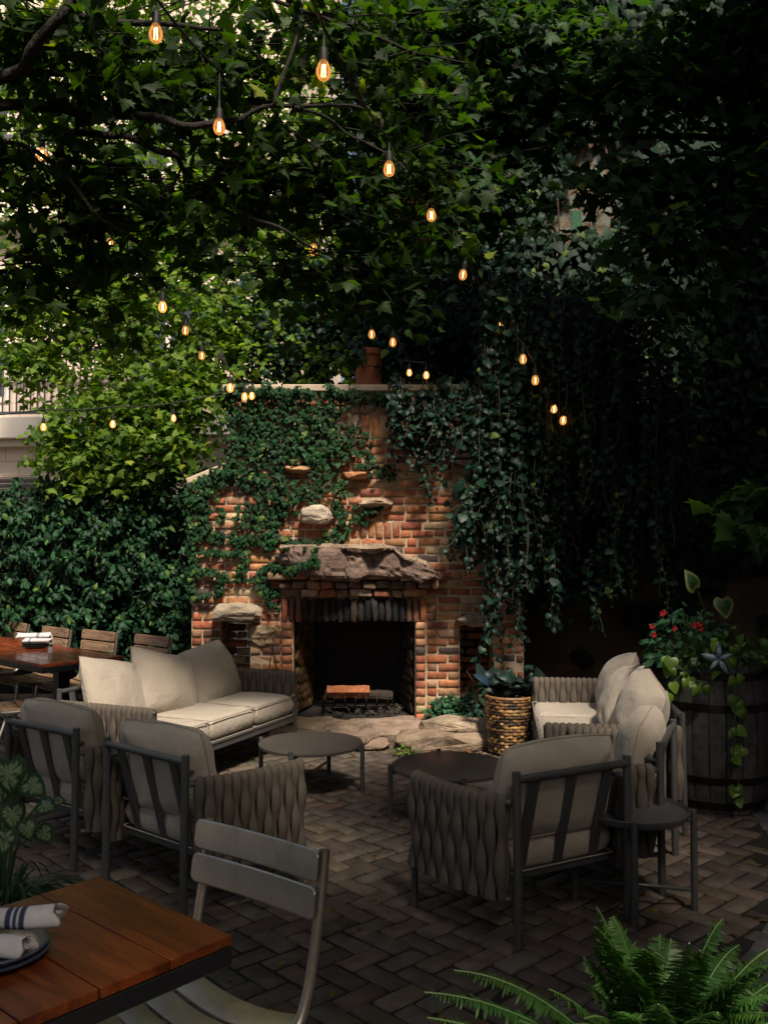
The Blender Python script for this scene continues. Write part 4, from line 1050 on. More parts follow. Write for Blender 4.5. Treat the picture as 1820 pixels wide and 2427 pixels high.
ells = [pe(100, 720, 9.2, 1.0, .7, .62, 4.6), pe(330, 700, 8.9, 1.0, .7, .8, 6), pe(270, 950, 8.7, .62, .5, .40, 3.0), pe(420, 930, 8.6, .5, .4, .42, 2.4), pe(90, 850, 8.9, .35, .4, .2, .7), pe(160, 1050, 8.6, .26, .3, .38, .8), pe(250, 1080, 8.6, .4, .35, .35, 1.5), pe(410, 1050, 8.5, .18, .3, .24, .7), pe(330, 1040, 8.5, .3, .3, .3, 1.0),
        pe(560, 800, 8.9, .75, .6, .5, 3.4), pe(690, 660, 9.1, .9, .6, .7, 3.6), pe(800, 840, 8.8, .35, .3, .25, .8), pe(520, 500, 9.6, 1.2, .8, .9, 5), pe(250, 420, 9.8, 1.5, .8, 1.0, 5), pe(760, 300, 9.5, 1.3, .8, 1.1, 5), pe(400, 150, 10, 1.6, .8, 1.0, 5), pe(60, 180, 10, 1.2, .8, 1.0, 4.2), pe(300, -20, 9.6, 1.6, .8, .5, 3.5), pe(880, 560, 9.2, .7, .5, .8, 3.2), pe(770, 740, 9.3, .8, .3, .5, 5), pe(1010, 700, 9.4, .6, .4, .6, 3.2), pe(1040, 400, 9.4, .6, .4, .8, 2.6), pe(980, 120, 9.4, .9, .7, .8, 3)]
pos, ax, cen, tw = sprays(ells, 3800, 10, .21)
n = len(pos); nr = up_normals(n, .75)+np.array([0, -.55, 0])
co = leafcols(n, (.034, .088, .014), (.150, .245, .032), (.24, .30, .035), .05)  # brighter greens put sunlight into the leaf colour
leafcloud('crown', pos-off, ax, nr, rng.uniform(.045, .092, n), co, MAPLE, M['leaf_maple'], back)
# ---- near maple limbs at top left
near = thing('maple_tree', 'dark near maple with long bare limbs reaching across the top left, string lights below', 'tree', (-3.3, 3.6, 0))
noff = np.array([-3.3, 3.6, 0])
mb = MB(); mb.tube([(0, 0, 0), (.03, 0, 1.4), (0, .05, 2.6), (.15, .1, 3.4)], [.2, .16, .14, .1], 12); mb.build('trunk', M['bark'], near, True)
limbs = [([(-320, 260), (0, 185), (75, 120), (165, 15), (260, -120)], 4.2, .035, .02), ([(130, 40), (270, 52), (430, 60), (560, 68)], 4.3, .022, .006),
         ([(-300, 300), (20, 182), (130, 174), (270, 190), (375, 215), (470, 262)], 4.6, .022, .006),
         ([(-320, 330), (0, 250), (110, 252), (220, 277), (385, 281), (482, 296), (560, 285), (650, 250), (770, 250), (860, 258)], 4.5, .03, .006),
         ([(650, 250), (690, 130), (720, 0)], 4.5, .010, .005), ([(700, 254), (790, 290), (870, 340), (960, 400)], 4.6, .010, .004),
         ([(160, 315), (270, 322), (330, 335), (410, 366), (440, 410), (520, 485), (600, 520), (690, 555), (770, 600), (850, 640)], 4.9, .022, .005),
         ([(-200, 330), (40, 340), (160, 420), (240, 520), (330, 570)], 4.7, .016, .005), ([(430, 400), (400, 480), (350, 560)], 4.9, .008, .003), ([(200, 52), (240, 130), (330, 190)], 4.4, .009, .004),
         ([(600, -20), (900, 90), (1010, 130), (1120, 150)], 4.7, .012, .004), ([(-200, 640), (60, 650), (170, 730), (240, 790)], 5.0, .016, .006)]
tipsN = []
for k, (pp, Y, r0, r1) in enumerate(limbs):
    pts = [P(x, y, Y+.12*math.sin(i*1.7+k))-Vector(noff) for i, (x, y) in enumerate(pp)]
    sm = []
    for i in range(len(pts)-1):
        p0 = pts[max(0, i-1)]; p1 = pts[i]; p2 = pts[i+1]; p3 = pts[min(len(pts)-1, i+2)]
        for q in range(5):
            u = q/5; sm.append(.5*((2*p1)+(p2-p0)*u+(2*p0-5*p1+4*p2-p3)*u*u+(3*p1-p0-3*p2+p3)*u**3)+Vector((noise.noise(Vector((k, i+u, 0))), 0, noise.noise(Vector((k, 3, i+u)))))*.03)
    sm.append(pts[-1]); m_ = MB(); vtube(m_, sm, r0, r1, 7); m_.build('branch', M['bark'], near, True)
elN = [pe(60, 60, 4.4, .55, .5, .3, 3), pe(300, 180, 4.6, .6, .5, .3, 3.2), pe(560, 140, 4.8, .6, .5, .3, 3), pe(820, 60, 4.9, .55, .5, .28, 2.6), pe(120, 440, 4.9, .55, .5, .34, 3), pe(60, 660, 5.0, .42, .4, .22, 1), pe(330, 480, 5.0, .5, .45, .28, 2), pe(560, 420, 5.0, .55, .5, .28, 3), pe(780, 440, 5.1, .5, .45, .36, 3.4), pe(700, 620, 5.3, .45, .4, .24, 1.7), pe(880, 640, 5.4, .28, .3, .24, 1.5), pe(940, 300, 5.0, .5, .5, .4, 2.2), pe(1010, 470, 5.3, .35, .4, .3, 1.5), pe(480, 640, 5.3, .35, .4, .2, .4), pe(240, 640, 5.2, .3, .3, .2, .4)]
pos, ax, cen, tw = sprays(elN, 470, 9, .24, droop=.5)
kp = pruned(pos); pos = pos[kp]; ax = ax[kp]
n = len(pos); co = leafcols(n, (.010, .026, .008), (.034, .075, .014), (.16, .20, .03), .02)  # leaf colours darkened to stand in for shade
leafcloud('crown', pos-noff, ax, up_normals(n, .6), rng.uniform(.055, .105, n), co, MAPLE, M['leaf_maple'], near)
m_ = MB()
for i in range(0, len(cen), 1):
    c = Vector(cen[i]-noff); t = Vector(tw[i]); vtube(m_, [c-t*.25, c+Vector((0, 0, .02)), c+t*.24], .005, .002, 4)
m_.build('twigs', M['bark'], near, False)
# ---- maple over the right
rt = thing('maple_tree', 'dim maple crown hanging in front of the old wall at the upper right', 'tree', (3.2, 6.6, 0)); roff = np.array([3.2, 6.6, 0])
mb = MB(); mb.tube([(0, 0, 0), (-.03, 0, 2), (.02, .05, 3.8), (-.1, .1, 5.2)], [.16, .13, .1, .06], 12); mb.build('trunk', M['bark'], rt, True)
for k, (px, py, Y) in enumerate([(1000, 60, 6.8), (1250, 150, 6.6), (1500, 100, 6.4), (1700, 250, 6.2), (1450, 400, 6.4), (1150, 380, 6.8), (1650, 640, 6.2), (1010, 260, 6.9)]):
    b = P(px, py, Y)-Vector(roff); a = Vector((0, .03, 3.4+.2*k)); m_ = MB(); pts = [bez(a, a.lerp(b, .5)+Vector((0, 0, .3)), b, t/8) for t in range(9)]; vtube(m_, pts, .035, .006); m_.build('branch', M['bark'], rt, True)
elR = [pe(1000, 50, 6.9, .6, .5, .35, 4), pe(1010, 250, 7.0, .55, .5, .4, 3.6), pe(1230, 60, 6.8, .6, .5, .35, 3), pe(1250, 250, 7.0, .65, .4, .4, 3), pe(1480, 150, 6.6, .7, .5, .4, 3.4), pe(1720, 120, 6.3, .6, .5, .5, 3.4), pe(1500, 420, 6.6, .5, .35, .18, 1.7), pe(1600, 560, 6.4, .5, .3, .28, 1.6), pe(1730, 420, 6.3, .4, .4, .5, 2), pe(1130, 430, 7.1, .55, .4, .35, 2.2), pe(1580, 700, 6.3, .35, .25, .14, 1.0), pe(1030, 540, 7.2, .4, .35, .35, 1.4)]
pos, ax, cen, tw = sprays(elR, 760, 9, .24, droop=.45)
kp = pruned(pos); pos = pos[kp]; ax = ax[kp]
n = len(pos); nr = up_normals(n, .6)+np.array([0, -.5, 0]); co = leafcols(n, (.014, .040, .020), (.040, .088, .032), (.14, .20, .03), .04)  # darker leaf colours carry the gloom of this corner
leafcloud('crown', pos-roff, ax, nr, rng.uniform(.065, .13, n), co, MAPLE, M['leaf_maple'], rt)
# ---- unseen canopy added overhead to shade the foreground, on trees behind the viewer
for (x0, y0, lab, els, cnt) in ((-3.6, -1.8, 'unseen maple added behind the viewpoint to shade the tables', [((-2.6, .8, 4.4), (2.0, 1.6, .6), 4), ((-1.2, -.8, 4.6), (1.8, 1.5, .6), 4), ((-.7, 1.7, 4.8), (.9, .8, .35), 1.2), ((-3.4, 3.4, 4.9), (1.2, 1.5, .5), 3)], 640),
        (3.0, -1.6, 'unseen maple added behind the viewpoint to shade the patio from the right', [((1.9, .4, 4.5), (1.7, 1.5, .6), 1.9), ((.3, .5, 4.3), (1.3, 1.0, .5), 1.6), ((3.1, 3.2, 4.8), (.5, 1.9, .5), 1.2), ((1.15, 2.3, 4.9), (.85, .9, .3), .9), ((2.9, 5.3, 5.7), (1.3, 1.1, .5), 6)], 700)):
    t_ = thing('maple_tree', lab, 'tree', (x0, y0, 0)); o_ = np.array([x0, y0, 0])
    mb = MB(); mb.tube([(0, 0, 0), (0, 0, 2), (.05, .05, 4.2)], [.2, .16, .1], 10); mb.build('trunk', M['bark'], t_, True)
    for e in els:
        m_ = MB(); b = Vector(e[0])-Vector(o_); a = Vector((.05, .05, 3.6)); vtube(m_, [bez(a, a.lerp(b, .5)+Vector((0, 0, .4)), b, q/6) for q in range(7)], .07, .02); m_.build('branch', M['bark'], t_, True)
    pos, ax, cen, tw = sprays(els, cnt, 9, .3); n = len(pos)
    leafcloud('crown', pos-o_, ax, up_normals(n, .4), rng.uniform(.15, .22, n), leafcols(n, GREEN_D, GREEN_M), MAPLE, M['leaf_maple'], t_)

# ---- shrubs behind the far table
def shrub(lab, base, els, cnt, size, seed):
    t_ = thing('leafy_shrub', lab, 'shrub', base, group='dark shrubs behind the far dining table'); o_ = np.array(base)
    m_ = MB(); rr = random.Random(seed)
    for k in range(16):
        e = rr.choice(els); b = Vector(e[0])+Vector((rr.uniform(-1, 1)*e[1][0], rr.uniform(-1, 1)*e[1][1], rr.uniform(-.2, .9)*e[1][2]))*.8-Vector(o_)
        a = Vector((rr.uniform(-.2, .2), rr.uniform(-.15, .15), 0)); vtube(m_, [bez(a, Vector((b.x*.4, b.y*.4, b.z*.6)), b, q/6) for q in range(7)], .02, .005, 5)
    m_.build('stems', M['bark'], t_, True)
    w_ = np.array([e[2] for e in els], float); w_ /= w_.sum(); ns = cnt; pick = rng.choice(len(els), ns, p=w_); d = rnd_dir(ns); d[:, 1] = -np.abs(d[:, 1])*1.0+.15*rng.normal(size=ns)
    cen = np.array([e[0] for e in els])[pick]+d*np.array([e[1] for e in els])[pick]*(rng.random(ns)**.35)[:, None]
    per = 8; c2 = np.repeat(cen, per, 0); dd = np.repeat(unit(d*[1, 1, .7]+rng.normal(0, .35, (ns, 3))+[0, -.2, .1]), per, 0); n = ns*per
    ang = np.tile(np.arange(per)*2.4, ns); u_ = unit(np.cross(dd, [0, 0, 1.])); v_ = np.cross(u_, dd)
    rad = u_*np.cos(ang)[:, None]+v_*np.sin(ang)[:, None]
    pos = c2+dd*np.tile(np.linspace(0, .16, per), ns)[:, None]+rng.normal(0, .01, (n, 3)); ax = unit(rad*.9+dd*.55+rng.normal(0, .2, (n, 3))-[0, 0, .3])
    nr = unit(dd*.8+np.array([0, -.25, .75])+rng.normal(0, .3, (n, 3)))
    leafcloud('foliage', pos-o_, ax, nr, rng.uniform(size*.7, size*1.2, n), leafcols(n, (.006, .028, .014), (.020, .066, .026), (.07, .14, .03), .05, .45), OVAL, M['leaf_shrub'], t_)
shrub('dense dark green shrub at the left edge behind the far table', (-4.1, 9.0, 0), [pe(40, 1320, 8.9, .75, .4, .55, 4), pe(60, 1220, 9.0, .6, .4, .25, 2), pe(-60, 1450, 8.9, .8, .35, .5, 2), pe(60, 1480, 8.8, .6, .3, .4, 2)], 760, .078, 1)
shrub('dense dark green shrub in the middle of the hedge, behind the wooden chairs', (-3.0, 8.9, 0), [pe(230, 1280, 8.8, .6, .4, .5, 4), pe(250, 1190, 9.0, .6, .35, .28, 2), pe(200, 1420, 8.8, .6, .35, .6, 2.5), pe(290, 1400, 8.8, .5, .3, .5, 2)], 720, .078, 2)
shrub('thin dark shrub touching the left side of the fireplace', (-2.1, 8.8, 0), [pe(400, 1180, 8.9, .45, .35, .32, 2.4), pe(390, 1330, 8.9, .42, .3, .6, 2.6), pe(400, 1480, 8.8, .35, .25, .4, 1.6)], 380, .07, 3)
mb = MB(); mb.box((0, 0, 1.0), (5.0, .06, 2.0)); o = mb.build('board_fence', simple('dark_fence', (.02, .016, .012), .9, var=.4)); o.location = (-4.2, 9.75, 0)
tag(o, 'dark board fence hidden behind the shrubs at the left', 'fence')

# ---- ivy on the fireplace face
ivy = thing('climbing_ivy', 'dark green ivy climbing over the left and top of the brick fireplace', 'ivy', (0, FY, 0))
blobs = [(280, 150, 42), (350, 148, 42), (430, 150, 40), (250, 180, 40), (130, 575, 36), (190, 530, 38), (330, 200, 90), (450, 200, 100), (560, 220, 95), (660, 230, 95), (740, 185, 60), (300, 300, 85), (400, 320, 105), (520, 330, 110), (640, 335, 95), (740, 340, 70), (820, 330, 45), (870, 360, 30), (330, 420, 95), (450, 425, 90), (580, 410, 60), (640, 470, 50), (700, 440, 70), (790, 395, 60), (850, 440, 50), (900, 470, 45), (960, 495, 38), (240, 520, 50), (330, 510, 65), (430, 540, 75), (520, 575, 75), (610, 570, 60), (690, 545, 55), (770, 560, 42), (440, 630, 75), (350, 655, 50), (520, 640, 50), (390, 715, 45), (330, 705, 40), (120, 620, 40), (180, 590, 45), (235, 680, 35), (150, 560, 30), (740, 650, 42), (770, 700, 42), (750, 745, 42), (710, 785, 42), (665, 795, 32), (600, 803, 22), (560, 805, 14), (880, 675, 20), (845, 700, 22), (820, 640, 20), (640, 610, 30),
         (480, 700, 30), (250, 480, 40), (200, 510, 30)]
lines_ = [([(105, 590), (100, 700), (108, 850), (100, 980), (112, 1060)], 24), ([(150, 600), (170, 700), (140, 790)], 30), ([(130, 760), (220, 775), (330, 790), (440, 780), (560, 795)], 30), ([(150, 835), (250, 845), (360, 850)], 17), ([(460, 690), (470, 780), (445, 840)], 26), ([(300, 800), (330, 900), (300, 955)], 20), ([(120, 925), (210, 930), (270, 960), (350, 960)], 17), ([(380, 960), (420, 920), (480, 905), (560, 925), (600, 890), (650, 875)], 20), ([(400, 950), (430, 1000), (490, 1010)], 28), ([(430, 1010), (440, 1060), (480, 1080)], 14), ([(225, 960), (230, 1010), (160, 1030), (125, 1050)], 18), ([(650, 850), (660, 900)], 10), ([(700, 150), (790, 165), (900, 175), (980, 190)], 30), ([(250, 150), (480, 150), (620, 155)], 28), ([(820, 690), (880, 660), (940, 640)], 10), ([(100, 570), (200, 510), (290, 480)], 26)]
pts = []
def add_blob(cx, cy, r, dens=1.0):
    area = (r/1.843/283*1.0)**2*PI; k = max(3, int(area*1750*dens))
    for _ in range(k):
        a = random.uniform(0, 2*PI); q = r*math.sqrt(random.random())*(1+.18*math.sin(a*5+cx)); pts.append((cx+q*math.cos(a), cy+q*math.sin(a)))
for b in blobs: add_blob(b[0], b[1], b[2]*.90, .74)
for pl, r in lines_:
    for i in range(len(pl)-1):
        (x0, y0), (x1, y1) = pl[i], pl[i+1]; L_ = math.hypot(x1-x0, y1-y0); k = int(L_/r/.8)+1
        for q in range(k): t = q/k; add_blob(x0+(x1-x0)*t+random.gauss(0, r*.2), y0+(y1-y0)*t+random.gauss(0, r*.2), r*random.uniform(.6, 1.1), .8)
st = [(640, 683, 70, 45), (562, 488, 50, 17), (815, 505, 55, 18)]
P_ = []
for (cx, cy) in pts:
    if any(((cx-a)/c_)**2+((cy-b)/d_)**2 < 1 for a, b, c_, d_ in st) and random.random() < .96: continue
    x, z = fxz(cx, cy)
    if z > ZT+.10: continue
    mant = 470 < cx < 1170 and 820 < cy < 960
    P_.append((x, -(.33 if mant else 0)-random.uniform(.012, .075)-(.05 if z > 1.9 and x < 0 else 0)*random.random()-(.055 if z > ZT-.03 else 0), z))
P_ = np.array(P_); n = len(P_)
ax = unit(np.stack([rng.normal(0, .35, n), rng.normal(-.35, .15, n), -np.ones(n)], 1)); nr = unit(np.stack([rng.normal(0, .18, n), -np.ones(n), rng.uniform(.1, .6, n)], 1))
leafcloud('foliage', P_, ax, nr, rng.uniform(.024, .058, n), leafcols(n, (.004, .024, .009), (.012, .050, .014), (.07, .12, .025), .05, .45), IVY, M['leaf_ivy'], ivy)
m_ = MB()
for k, (pl, r) in enumerate(lines_+[([(640, 900), (655, 950), (640, 1005)], 5), ([(920, 900), (918, 1000)], 5), ([(455, 1165), (460, 1260), (470, 1350)], 5), ([(430, 1190), (450, 1270), (440, 1350)], 5), ([(500, 1060), (470, 1180), (455, 1300)], 5)]):
    q = [fxz(*p) for p in pl]; m_.tube([(x+random.gauss(0, .006), -.012, z) for x, z in q], .0035, 5)
for k in range(22):
    x0, z0 = fxz(random.uniform(250, 900), random.uniform(160, 300)); x1, z1 = fxz(random.uniform(250, 800), random.uniform(500, 780))
    m_.tube([(p.x, -.012, p.z) for p in wig((x0, 0, z0), (x1, 0, z1), 10, .25, k)], .004, 5)
m_.build('stems', M['bark_pale'], ivy, True)

# ---- hanging vines (heart shaped leaves) from the top right
def hang(name, lab, strands, size, cols, mat, base, T=HEART, step=.036, cat='vine', group=None, stem=.0028, swing=.35):
    t_ = thing(name, lab, cat, base, group=group); o_ = np.array(base); pos = []; ax = []; nr = []; sz = []; m_ = MB()
    for (x, y, z, L_, dx) in strands:
        ph = random.uniform(0, 9); k = max(3, int(L_/step)); path = []
        for i in range(k+1):
            t = i/k; p = Vector((x+dx*t+(.06*math.sin(t*4+ph)+.025*math.sin(t*L_*9+ph*2))*t, y-.08*math.sin(t*3+ph)*t, z-L_*t)); path.append(p)
            if random.random() < .93:
                a = ph+i*2.6; d = Vector((math.cos(a), math.sin(a)*.8-.25, -random.uniform(.5, 1.4))); pos.append(p+Vector((math.cos(a), math.sin(a), 0))*.015); ax.append(d)
                nr.append((math.cos(a)*.4+random.gauss(0, .3), -.8+random.gauss(0, .3), .75)); sz.append(size*random.uniform(.45, 1.3)*(1-.35*t*t))
        if stem: m_.tube([p-Vector(o_) for p in path[::2]]+[path[-1]-Vector(o_)], stem, 4)
    kp = pruned(np.array([tuple(p) for p in pos])); pos = [p for p, q in zip(pos, kp) if q]; ax = [p for p, q in zip(ax, kp) if q]; nr = [p for p, q in zip(nr, kp) if q]; sz = [p for p, q in zip(sz, kp) if q]
    n = len(pos)
    leafcloud('foliage', np.array([tuple(p) for p in pos])-o_, np.array([tuple(a) for a in ax]), np.array(nr), np.array(sz), cols(n), T, mat, t_)
    if stem: m_.build('stems', M['bark_pale'], t_, False)
    return t_
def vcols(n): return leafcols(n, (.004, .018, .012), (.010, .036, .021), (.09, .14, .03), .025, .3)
def px_strand(px, py0, py1, Y, dx=0):
    a = P(px, py0, Y); b = P(px+dx, py1, Y); return (a.x, Y, a.z, max(.1, a.z-b.z), b.x-a.x)
S1 = []
for k in range(100):
    px = random.uniform(1085, 1300); f = (px-1085)/215
    top = random.uniform(820, 1000)-f*80; low = random.choice([random.uniform(1120, 1300), random.uniform(1250, 1420), random.uniform(1300, 1570)]) if px > 1140 else random.uniform(1180, 1370)
    if px < 1120: top = random.uniform(1130, 1200)
    S1.append(px_strand(px, top, low, random.uniform(7.05, 7.6), random.uniform(-25, 15)))
for k in range(110): px = random.uniform(1180, 1500); S1.append(px_strand(px, random.uniform(660, 880), random.uniform(950, 1250), random.uniform(7.1, 7.8), random.uniform(-15, 25)))
for k in range(120): px = random.uniform(1130, 1560); S1.append(px_strand(px, random.uniform(640, 720), random.uniform(760, 1000), random.uniform(7.2, 8.2), random.uniform(-15, 25)))
for k in range(120): px = random.uniform(1290, 1640); S1.append(px_strand(px, random.uniform(850, 1000), random.uniform(1180, 1480)-abs(px-1300)*.3, random.uniform(7.3, 8.2), random.uniform(-25, 25)))
for px, a, b, dx in [(1560, 900, 1460, 10), (1540, 1040, 1420, -40), (1500, 1100, 1395, -50), (1590, 900, 1300, 20), (1460, 1320, 1405, -8), (1605, 760, 1000, 30), (1520, 900, 1200, 0), (1570, 1050, 1410, 30), (1640, 820, 1100, 10), (1090, 1010, 1100, 0), (1200, 1300, 1560, -60), (1180, 1350, 1590, -40), (1310, 1300, 1500, 10), (1400, 1300, 1500, 0), (1420, 1250, 1480, -10)]:
    S1.append(px_strand(px, a, b, random.uniform(6.9, 7.3), dx))
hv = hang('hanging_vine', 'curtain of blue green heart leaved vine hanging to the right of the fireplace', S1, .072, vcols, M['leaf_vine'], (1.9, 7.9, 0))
pos, ax, cen, tw = sprays([pe(1230, 780, 7.9, .32, .25, .35, 3), pe(1390, 790, 7.9, .4, .25, .35, 3), pe(1270, 980, 7.8, .3, .2, .4, 3), pe(1430, 960, 8.0, .38, .2, .4, 2.4), pe(1220, 1180, 7.7, .22, .18, .4, 2.6), pe(1290, 1340, 7.7, .2, .15, .35, 1.6), pe(1120, 720, 8.0, .3, .2, .3, 2), pe(1180, 1240, 7.5, .15, .12, .3, 1.2)], 420, 9, .14, droop=1.6)
kp = pruned(pos); pos = pos[kp]; ax = ax[kp]; n = len(pos)
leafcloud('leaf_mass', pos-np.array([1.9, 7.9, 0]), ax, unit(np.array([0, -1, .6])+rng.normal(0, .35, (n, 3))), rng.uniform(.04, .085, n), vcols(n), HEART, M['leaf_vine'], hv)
S2 = []
for k in range(80):
    cx = random.uniform(960, 1385); top = random.uniform(60, 230); low = random.uniform(260, 400)+(60 if 1020 < cx < 1200 else 0)-(60 if cx > 1330 else 0)
    px, py = cr(cx, top); px2, py2 = cr(cx, low); S2.append(px_strand(px, py, py2, random.uniform(7.45, 7.7), random.uniform(-8, 12)))
for cx, a, b in [(1130, 400, 660), (1115, 380, 600), (1060, 380, 480), (1170, 380, 560), (1260, 330, 420), (1020, 300, 500), (1190, 350, 500), (1140, 480, 650), (990, 350, 430)]:
    px, py = cr(cx, a); _, py2 = cr(cx, b); S2.append(px_strand(px, py, py2, 7.55, 0))
hang('hanging_vine', 'dark vine spilling over the top right of the fireplace coping', S2, .066, vcols, M['leaf_vine'], (.7, 7.6, 0))
# vine and creeper mass on the old wall and behind the chimney
S3 = []
for k in range(16): px = random.choice([random.uniform(820, 862), random.uniform(890, 960)]); S3.append(px_strand(px, random.uniform(770, 830), random.uniform(845, 905), random.uniform(7.85, 8.0), random.uniform(-10, 10)))
for k in range(230): px = random.uniform(860, 1250); S3.append(px_strand(px, random.uniform(440, 820), random.uniform(760, 930), random.uniform(8.2, 8.6), random.uniform(-20, 20)))
for k in range(170): px = random.uniform(560, 900); S3.append(px_strand(px, random.uniform(600, 840), random.uniform(800, 925), random.uniform(8.6, 9.0), random.uniform(-20, 20)))
hang('hanging_vine', 'dark leafy vine mass rising behind the chimney pot and coping', S3, .085, vcols, M['leaf_vine'], (.3, 8.6, 0), step=.06, stem=0)
t_ = thing('wall_creeper', 'patchy dark creeper growing flat on the tall old wall', 'creeper', (3.0, 8.72, 0)); n = 19000
px = rng.uniform(850, 2100, n); py = rng.uniform(-250, 1560, n)
keep = []
for a, b in zip(px, py):
    q = noise.noise(Vector((a*.006, b*.007, 2)))+.6*noise.noise(Vector((a*.017, b*.017, 7)))
    hole = (1170 < a < 1600 and 330 < b < 600)
    thr = -.05 if hole else -.55
    if b > 1350: thr = .25
    keep.append(q > thr and (a > 1130 or (b < 930 and a > 850)))
keep = np.array(keep); px = px[keep]; py = py[keep]; n = len(px)
pos = np.array([tuple(P(a, b, 8.72)) for a, b in zip(px, py)]); pos[:, 1] -= rng.uniform(.01, .16, n)
ax = unit(np.stack([rng.normal(0, .5, n), rng.normal(-.25, .25, n), -np.ones(n)], 1)); nr = unit(np.stack([rng.normal(0, .3, n), -np.ones(n), rng.uniform(.1, .9, n)], 1))
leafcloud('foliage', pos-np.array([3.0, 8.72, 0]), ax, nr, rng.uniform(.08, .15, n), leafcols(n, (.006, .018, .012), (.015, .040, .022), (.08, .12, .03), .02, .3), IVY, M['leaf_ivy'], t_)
m_ = MB()
for k in range(26):
    a = P(random.uniform(1180, 1800), random.uniform(500, 1350), 8.66); m_.tube([(p-Vector((3.0, 8.72, 0))) for p in wig(a, a+Vector((random.uniform(-.5, .5), 0, random.uniform(.6, 1.8))), 8, .3, k)], .008, 5)
m_.build('stems', M['bark_pale'], t_, False)
# maple leaf sprig poking in at the right edge
t_ = thing('maple_sapling', 'small maple sprig poking in at the right edge above the barrel', 'sapling', (2.9, 5.6, 0)); sp_ = []
m_ = MB(); tipp = P(1740, 1200, 5.5)-Vector((2.9, 5.6, 0)); vtube(m_, [bez(Vector((0, 0, 0)), Vector((0, 0, 2.2)), tipp, q/10) for q in range(11)], .02, .004); m_.build('trunk', M['bark'], t_, True)
pos, ax, cen, tw = sprays([pe(1800, 1170, 5.5, .16, .15, .12, 1), pe(1775, 1220, 5.5, .12, .1, .08, 1)], 16, 6, .12, droop=.7); n = len(pos)
leafcloud('crown', pos-np.array([2.9, 5.6, 0]), ax, up_normals(n, .6), rng.uniform(.09, .15, n), leafcols(n, (.02, .055, .02), (.05, .11, .03)), MAPLE, M['leaf_maple'], t_)

# ---- wicker basket with a rubber plant
bk = (.945, 7.02, 0)
t_ = thing('wicker_basket', 'round wicker basket planter with dark and honey coloured weave by the right sofa', 'basket', bk); its = []
rows = 17; nb = 18
for r_ in range(rows):
    z = .02+.405*(r_+.5)/rows; rad = .135+.045*math.sin(.35+1.25*z/.42)
    for k in range(nb):
        a = 2*PI*(k+.5*(r_ % 2))/nb; its.append((rad*math.cos(a), rad*math.sin(a), z, .010, 2*PI*rad/nb*1.15, .021, vary(random.choice([(.28, .15, .05), (.16, .085, .03), (.36, .21, .08), (.05, .028, .014), (.035, .02, .012)]), .3), Matrix.Rotation(a, 3, 'Z') @ Matrix.Rotation(random.uniform(-.06, .06)+.16, 3, 'Z')))
link('weave', bricks_mesh('weave', its, .003, .001), M['wicker'], t_, smooth=False)
m_ = MB(); m_.lathe([(.13, 0), (.16, .2), (.165, .40), (.15, .40), (.13, .36), (.01, .36)], 24); m_.build('liner', M['pot'], t_, True)
m_ = MB(); m_.tube([(.178*math.cos(a*PI/16), .178*math.sin(a*PI/16), .43) for a in range(33)], .013, 8, cap=False, col=(.2, .11, .05)); m_.build('rim', M['wicker'], t_, True)
t_ = thing('rubber_plant', 'dark rubber plant with large glossy leaves growing in the wicker basket', 'plant', (bk[0], bk[1], .38)); pos = []; ax = []; nr = []; sz = []; m_ = MB()
for k in range(7):
    a = k*2.4; tip = Vector((.20*math.cos(a), .12*math.sin(a), random.uniform(.08, .27))); m_.tube([(0, 0, 0), tip*.6+Vector((0, 0, .03)), tip], .006, 5)
    for q in range(6):
        t = .35+.13*q; p = tip*t; b = a+q*2.2; pos.append(p); ax.append((math.cos(b), math.sin(b)*.7-.2, random.uniform(-.2, .9))); nr.append((random.gauss(0, .3), -.5, .8)); sz.append(random.uniform(.09, .16))
n = len(pos); cc = leafcols(n, (.005, .014, .011), (.010, .026, .022)); cc[::9] = (.015, .035, .06)
leafcloud('foliage', np.array([tuple(p) for p in pos]), ax, nr, sz, cc, OVAL, M['leaf_vine'], t_); m_.build('stems', M['bark'], t_, True)
# low green at the hearth
def tuft(lab, loc, els, n, size, cols, T=IVY, name='ground_ivy', cat='plant'):
    t_ = thing(name, lab, cat, loc); d = rnd_dir(n); e = np.array(els); pos = d*e*(rng.random(n)**.4)[:, None]; pos[:, 2] = np.abs(pos[:, 2])+.01
    ax = unit(d+rng.normal(0, .3, (n, 3))-[0, 0, .2]); leafcloud('foliage', pos, ax, unit(d*.4+[0, -.4, .9]+rng.normal(0, .25, (n, 3))), rng.uniform(size*.6, size*1.2, n), cols(n), T, M['leaf_ivy'], t_)
    m_ = MB()
    for k in range(14):
        a = random.uniform(0, 2*PI); m_.tube([(0, 0, 0), (math.cos(a)*e[0]*.4, math.sin(a)*e[1]*.4, e[2]*.6), (math.cos(a)*e[0]*.8, math.sin(a)*e[1]*.8, e[2]*random.uniform(.3, .9))], .003, 4)
    m_.build('stems', M['bark_pale'], t_, False); return t_
tuft('clump of small dark green leaves at the foot of the fireplace right pier', (.55, 7.62, .12), (.22, .12, .20), 420, .05, lambda n: leafcols(n, (.014, .055, .028), (.035, .11, .05)))
tuft('taller dark leafy clump between the hearth and the wicker basket', (.80, 7.60, .12), (.18, .12, .34), 260, .06, lambda n: leafcols(n, (.010, .030, .022), (.022, .06, .035)))
tuft('tiny yellow green weed growing from the joint before the hearth stones', (.17, 6.95, 0), (.09, .05, .06), 60, .035, lambda n: leafcols(n, (.07, .12, .03), (.12, .16, .04)), name='weed')
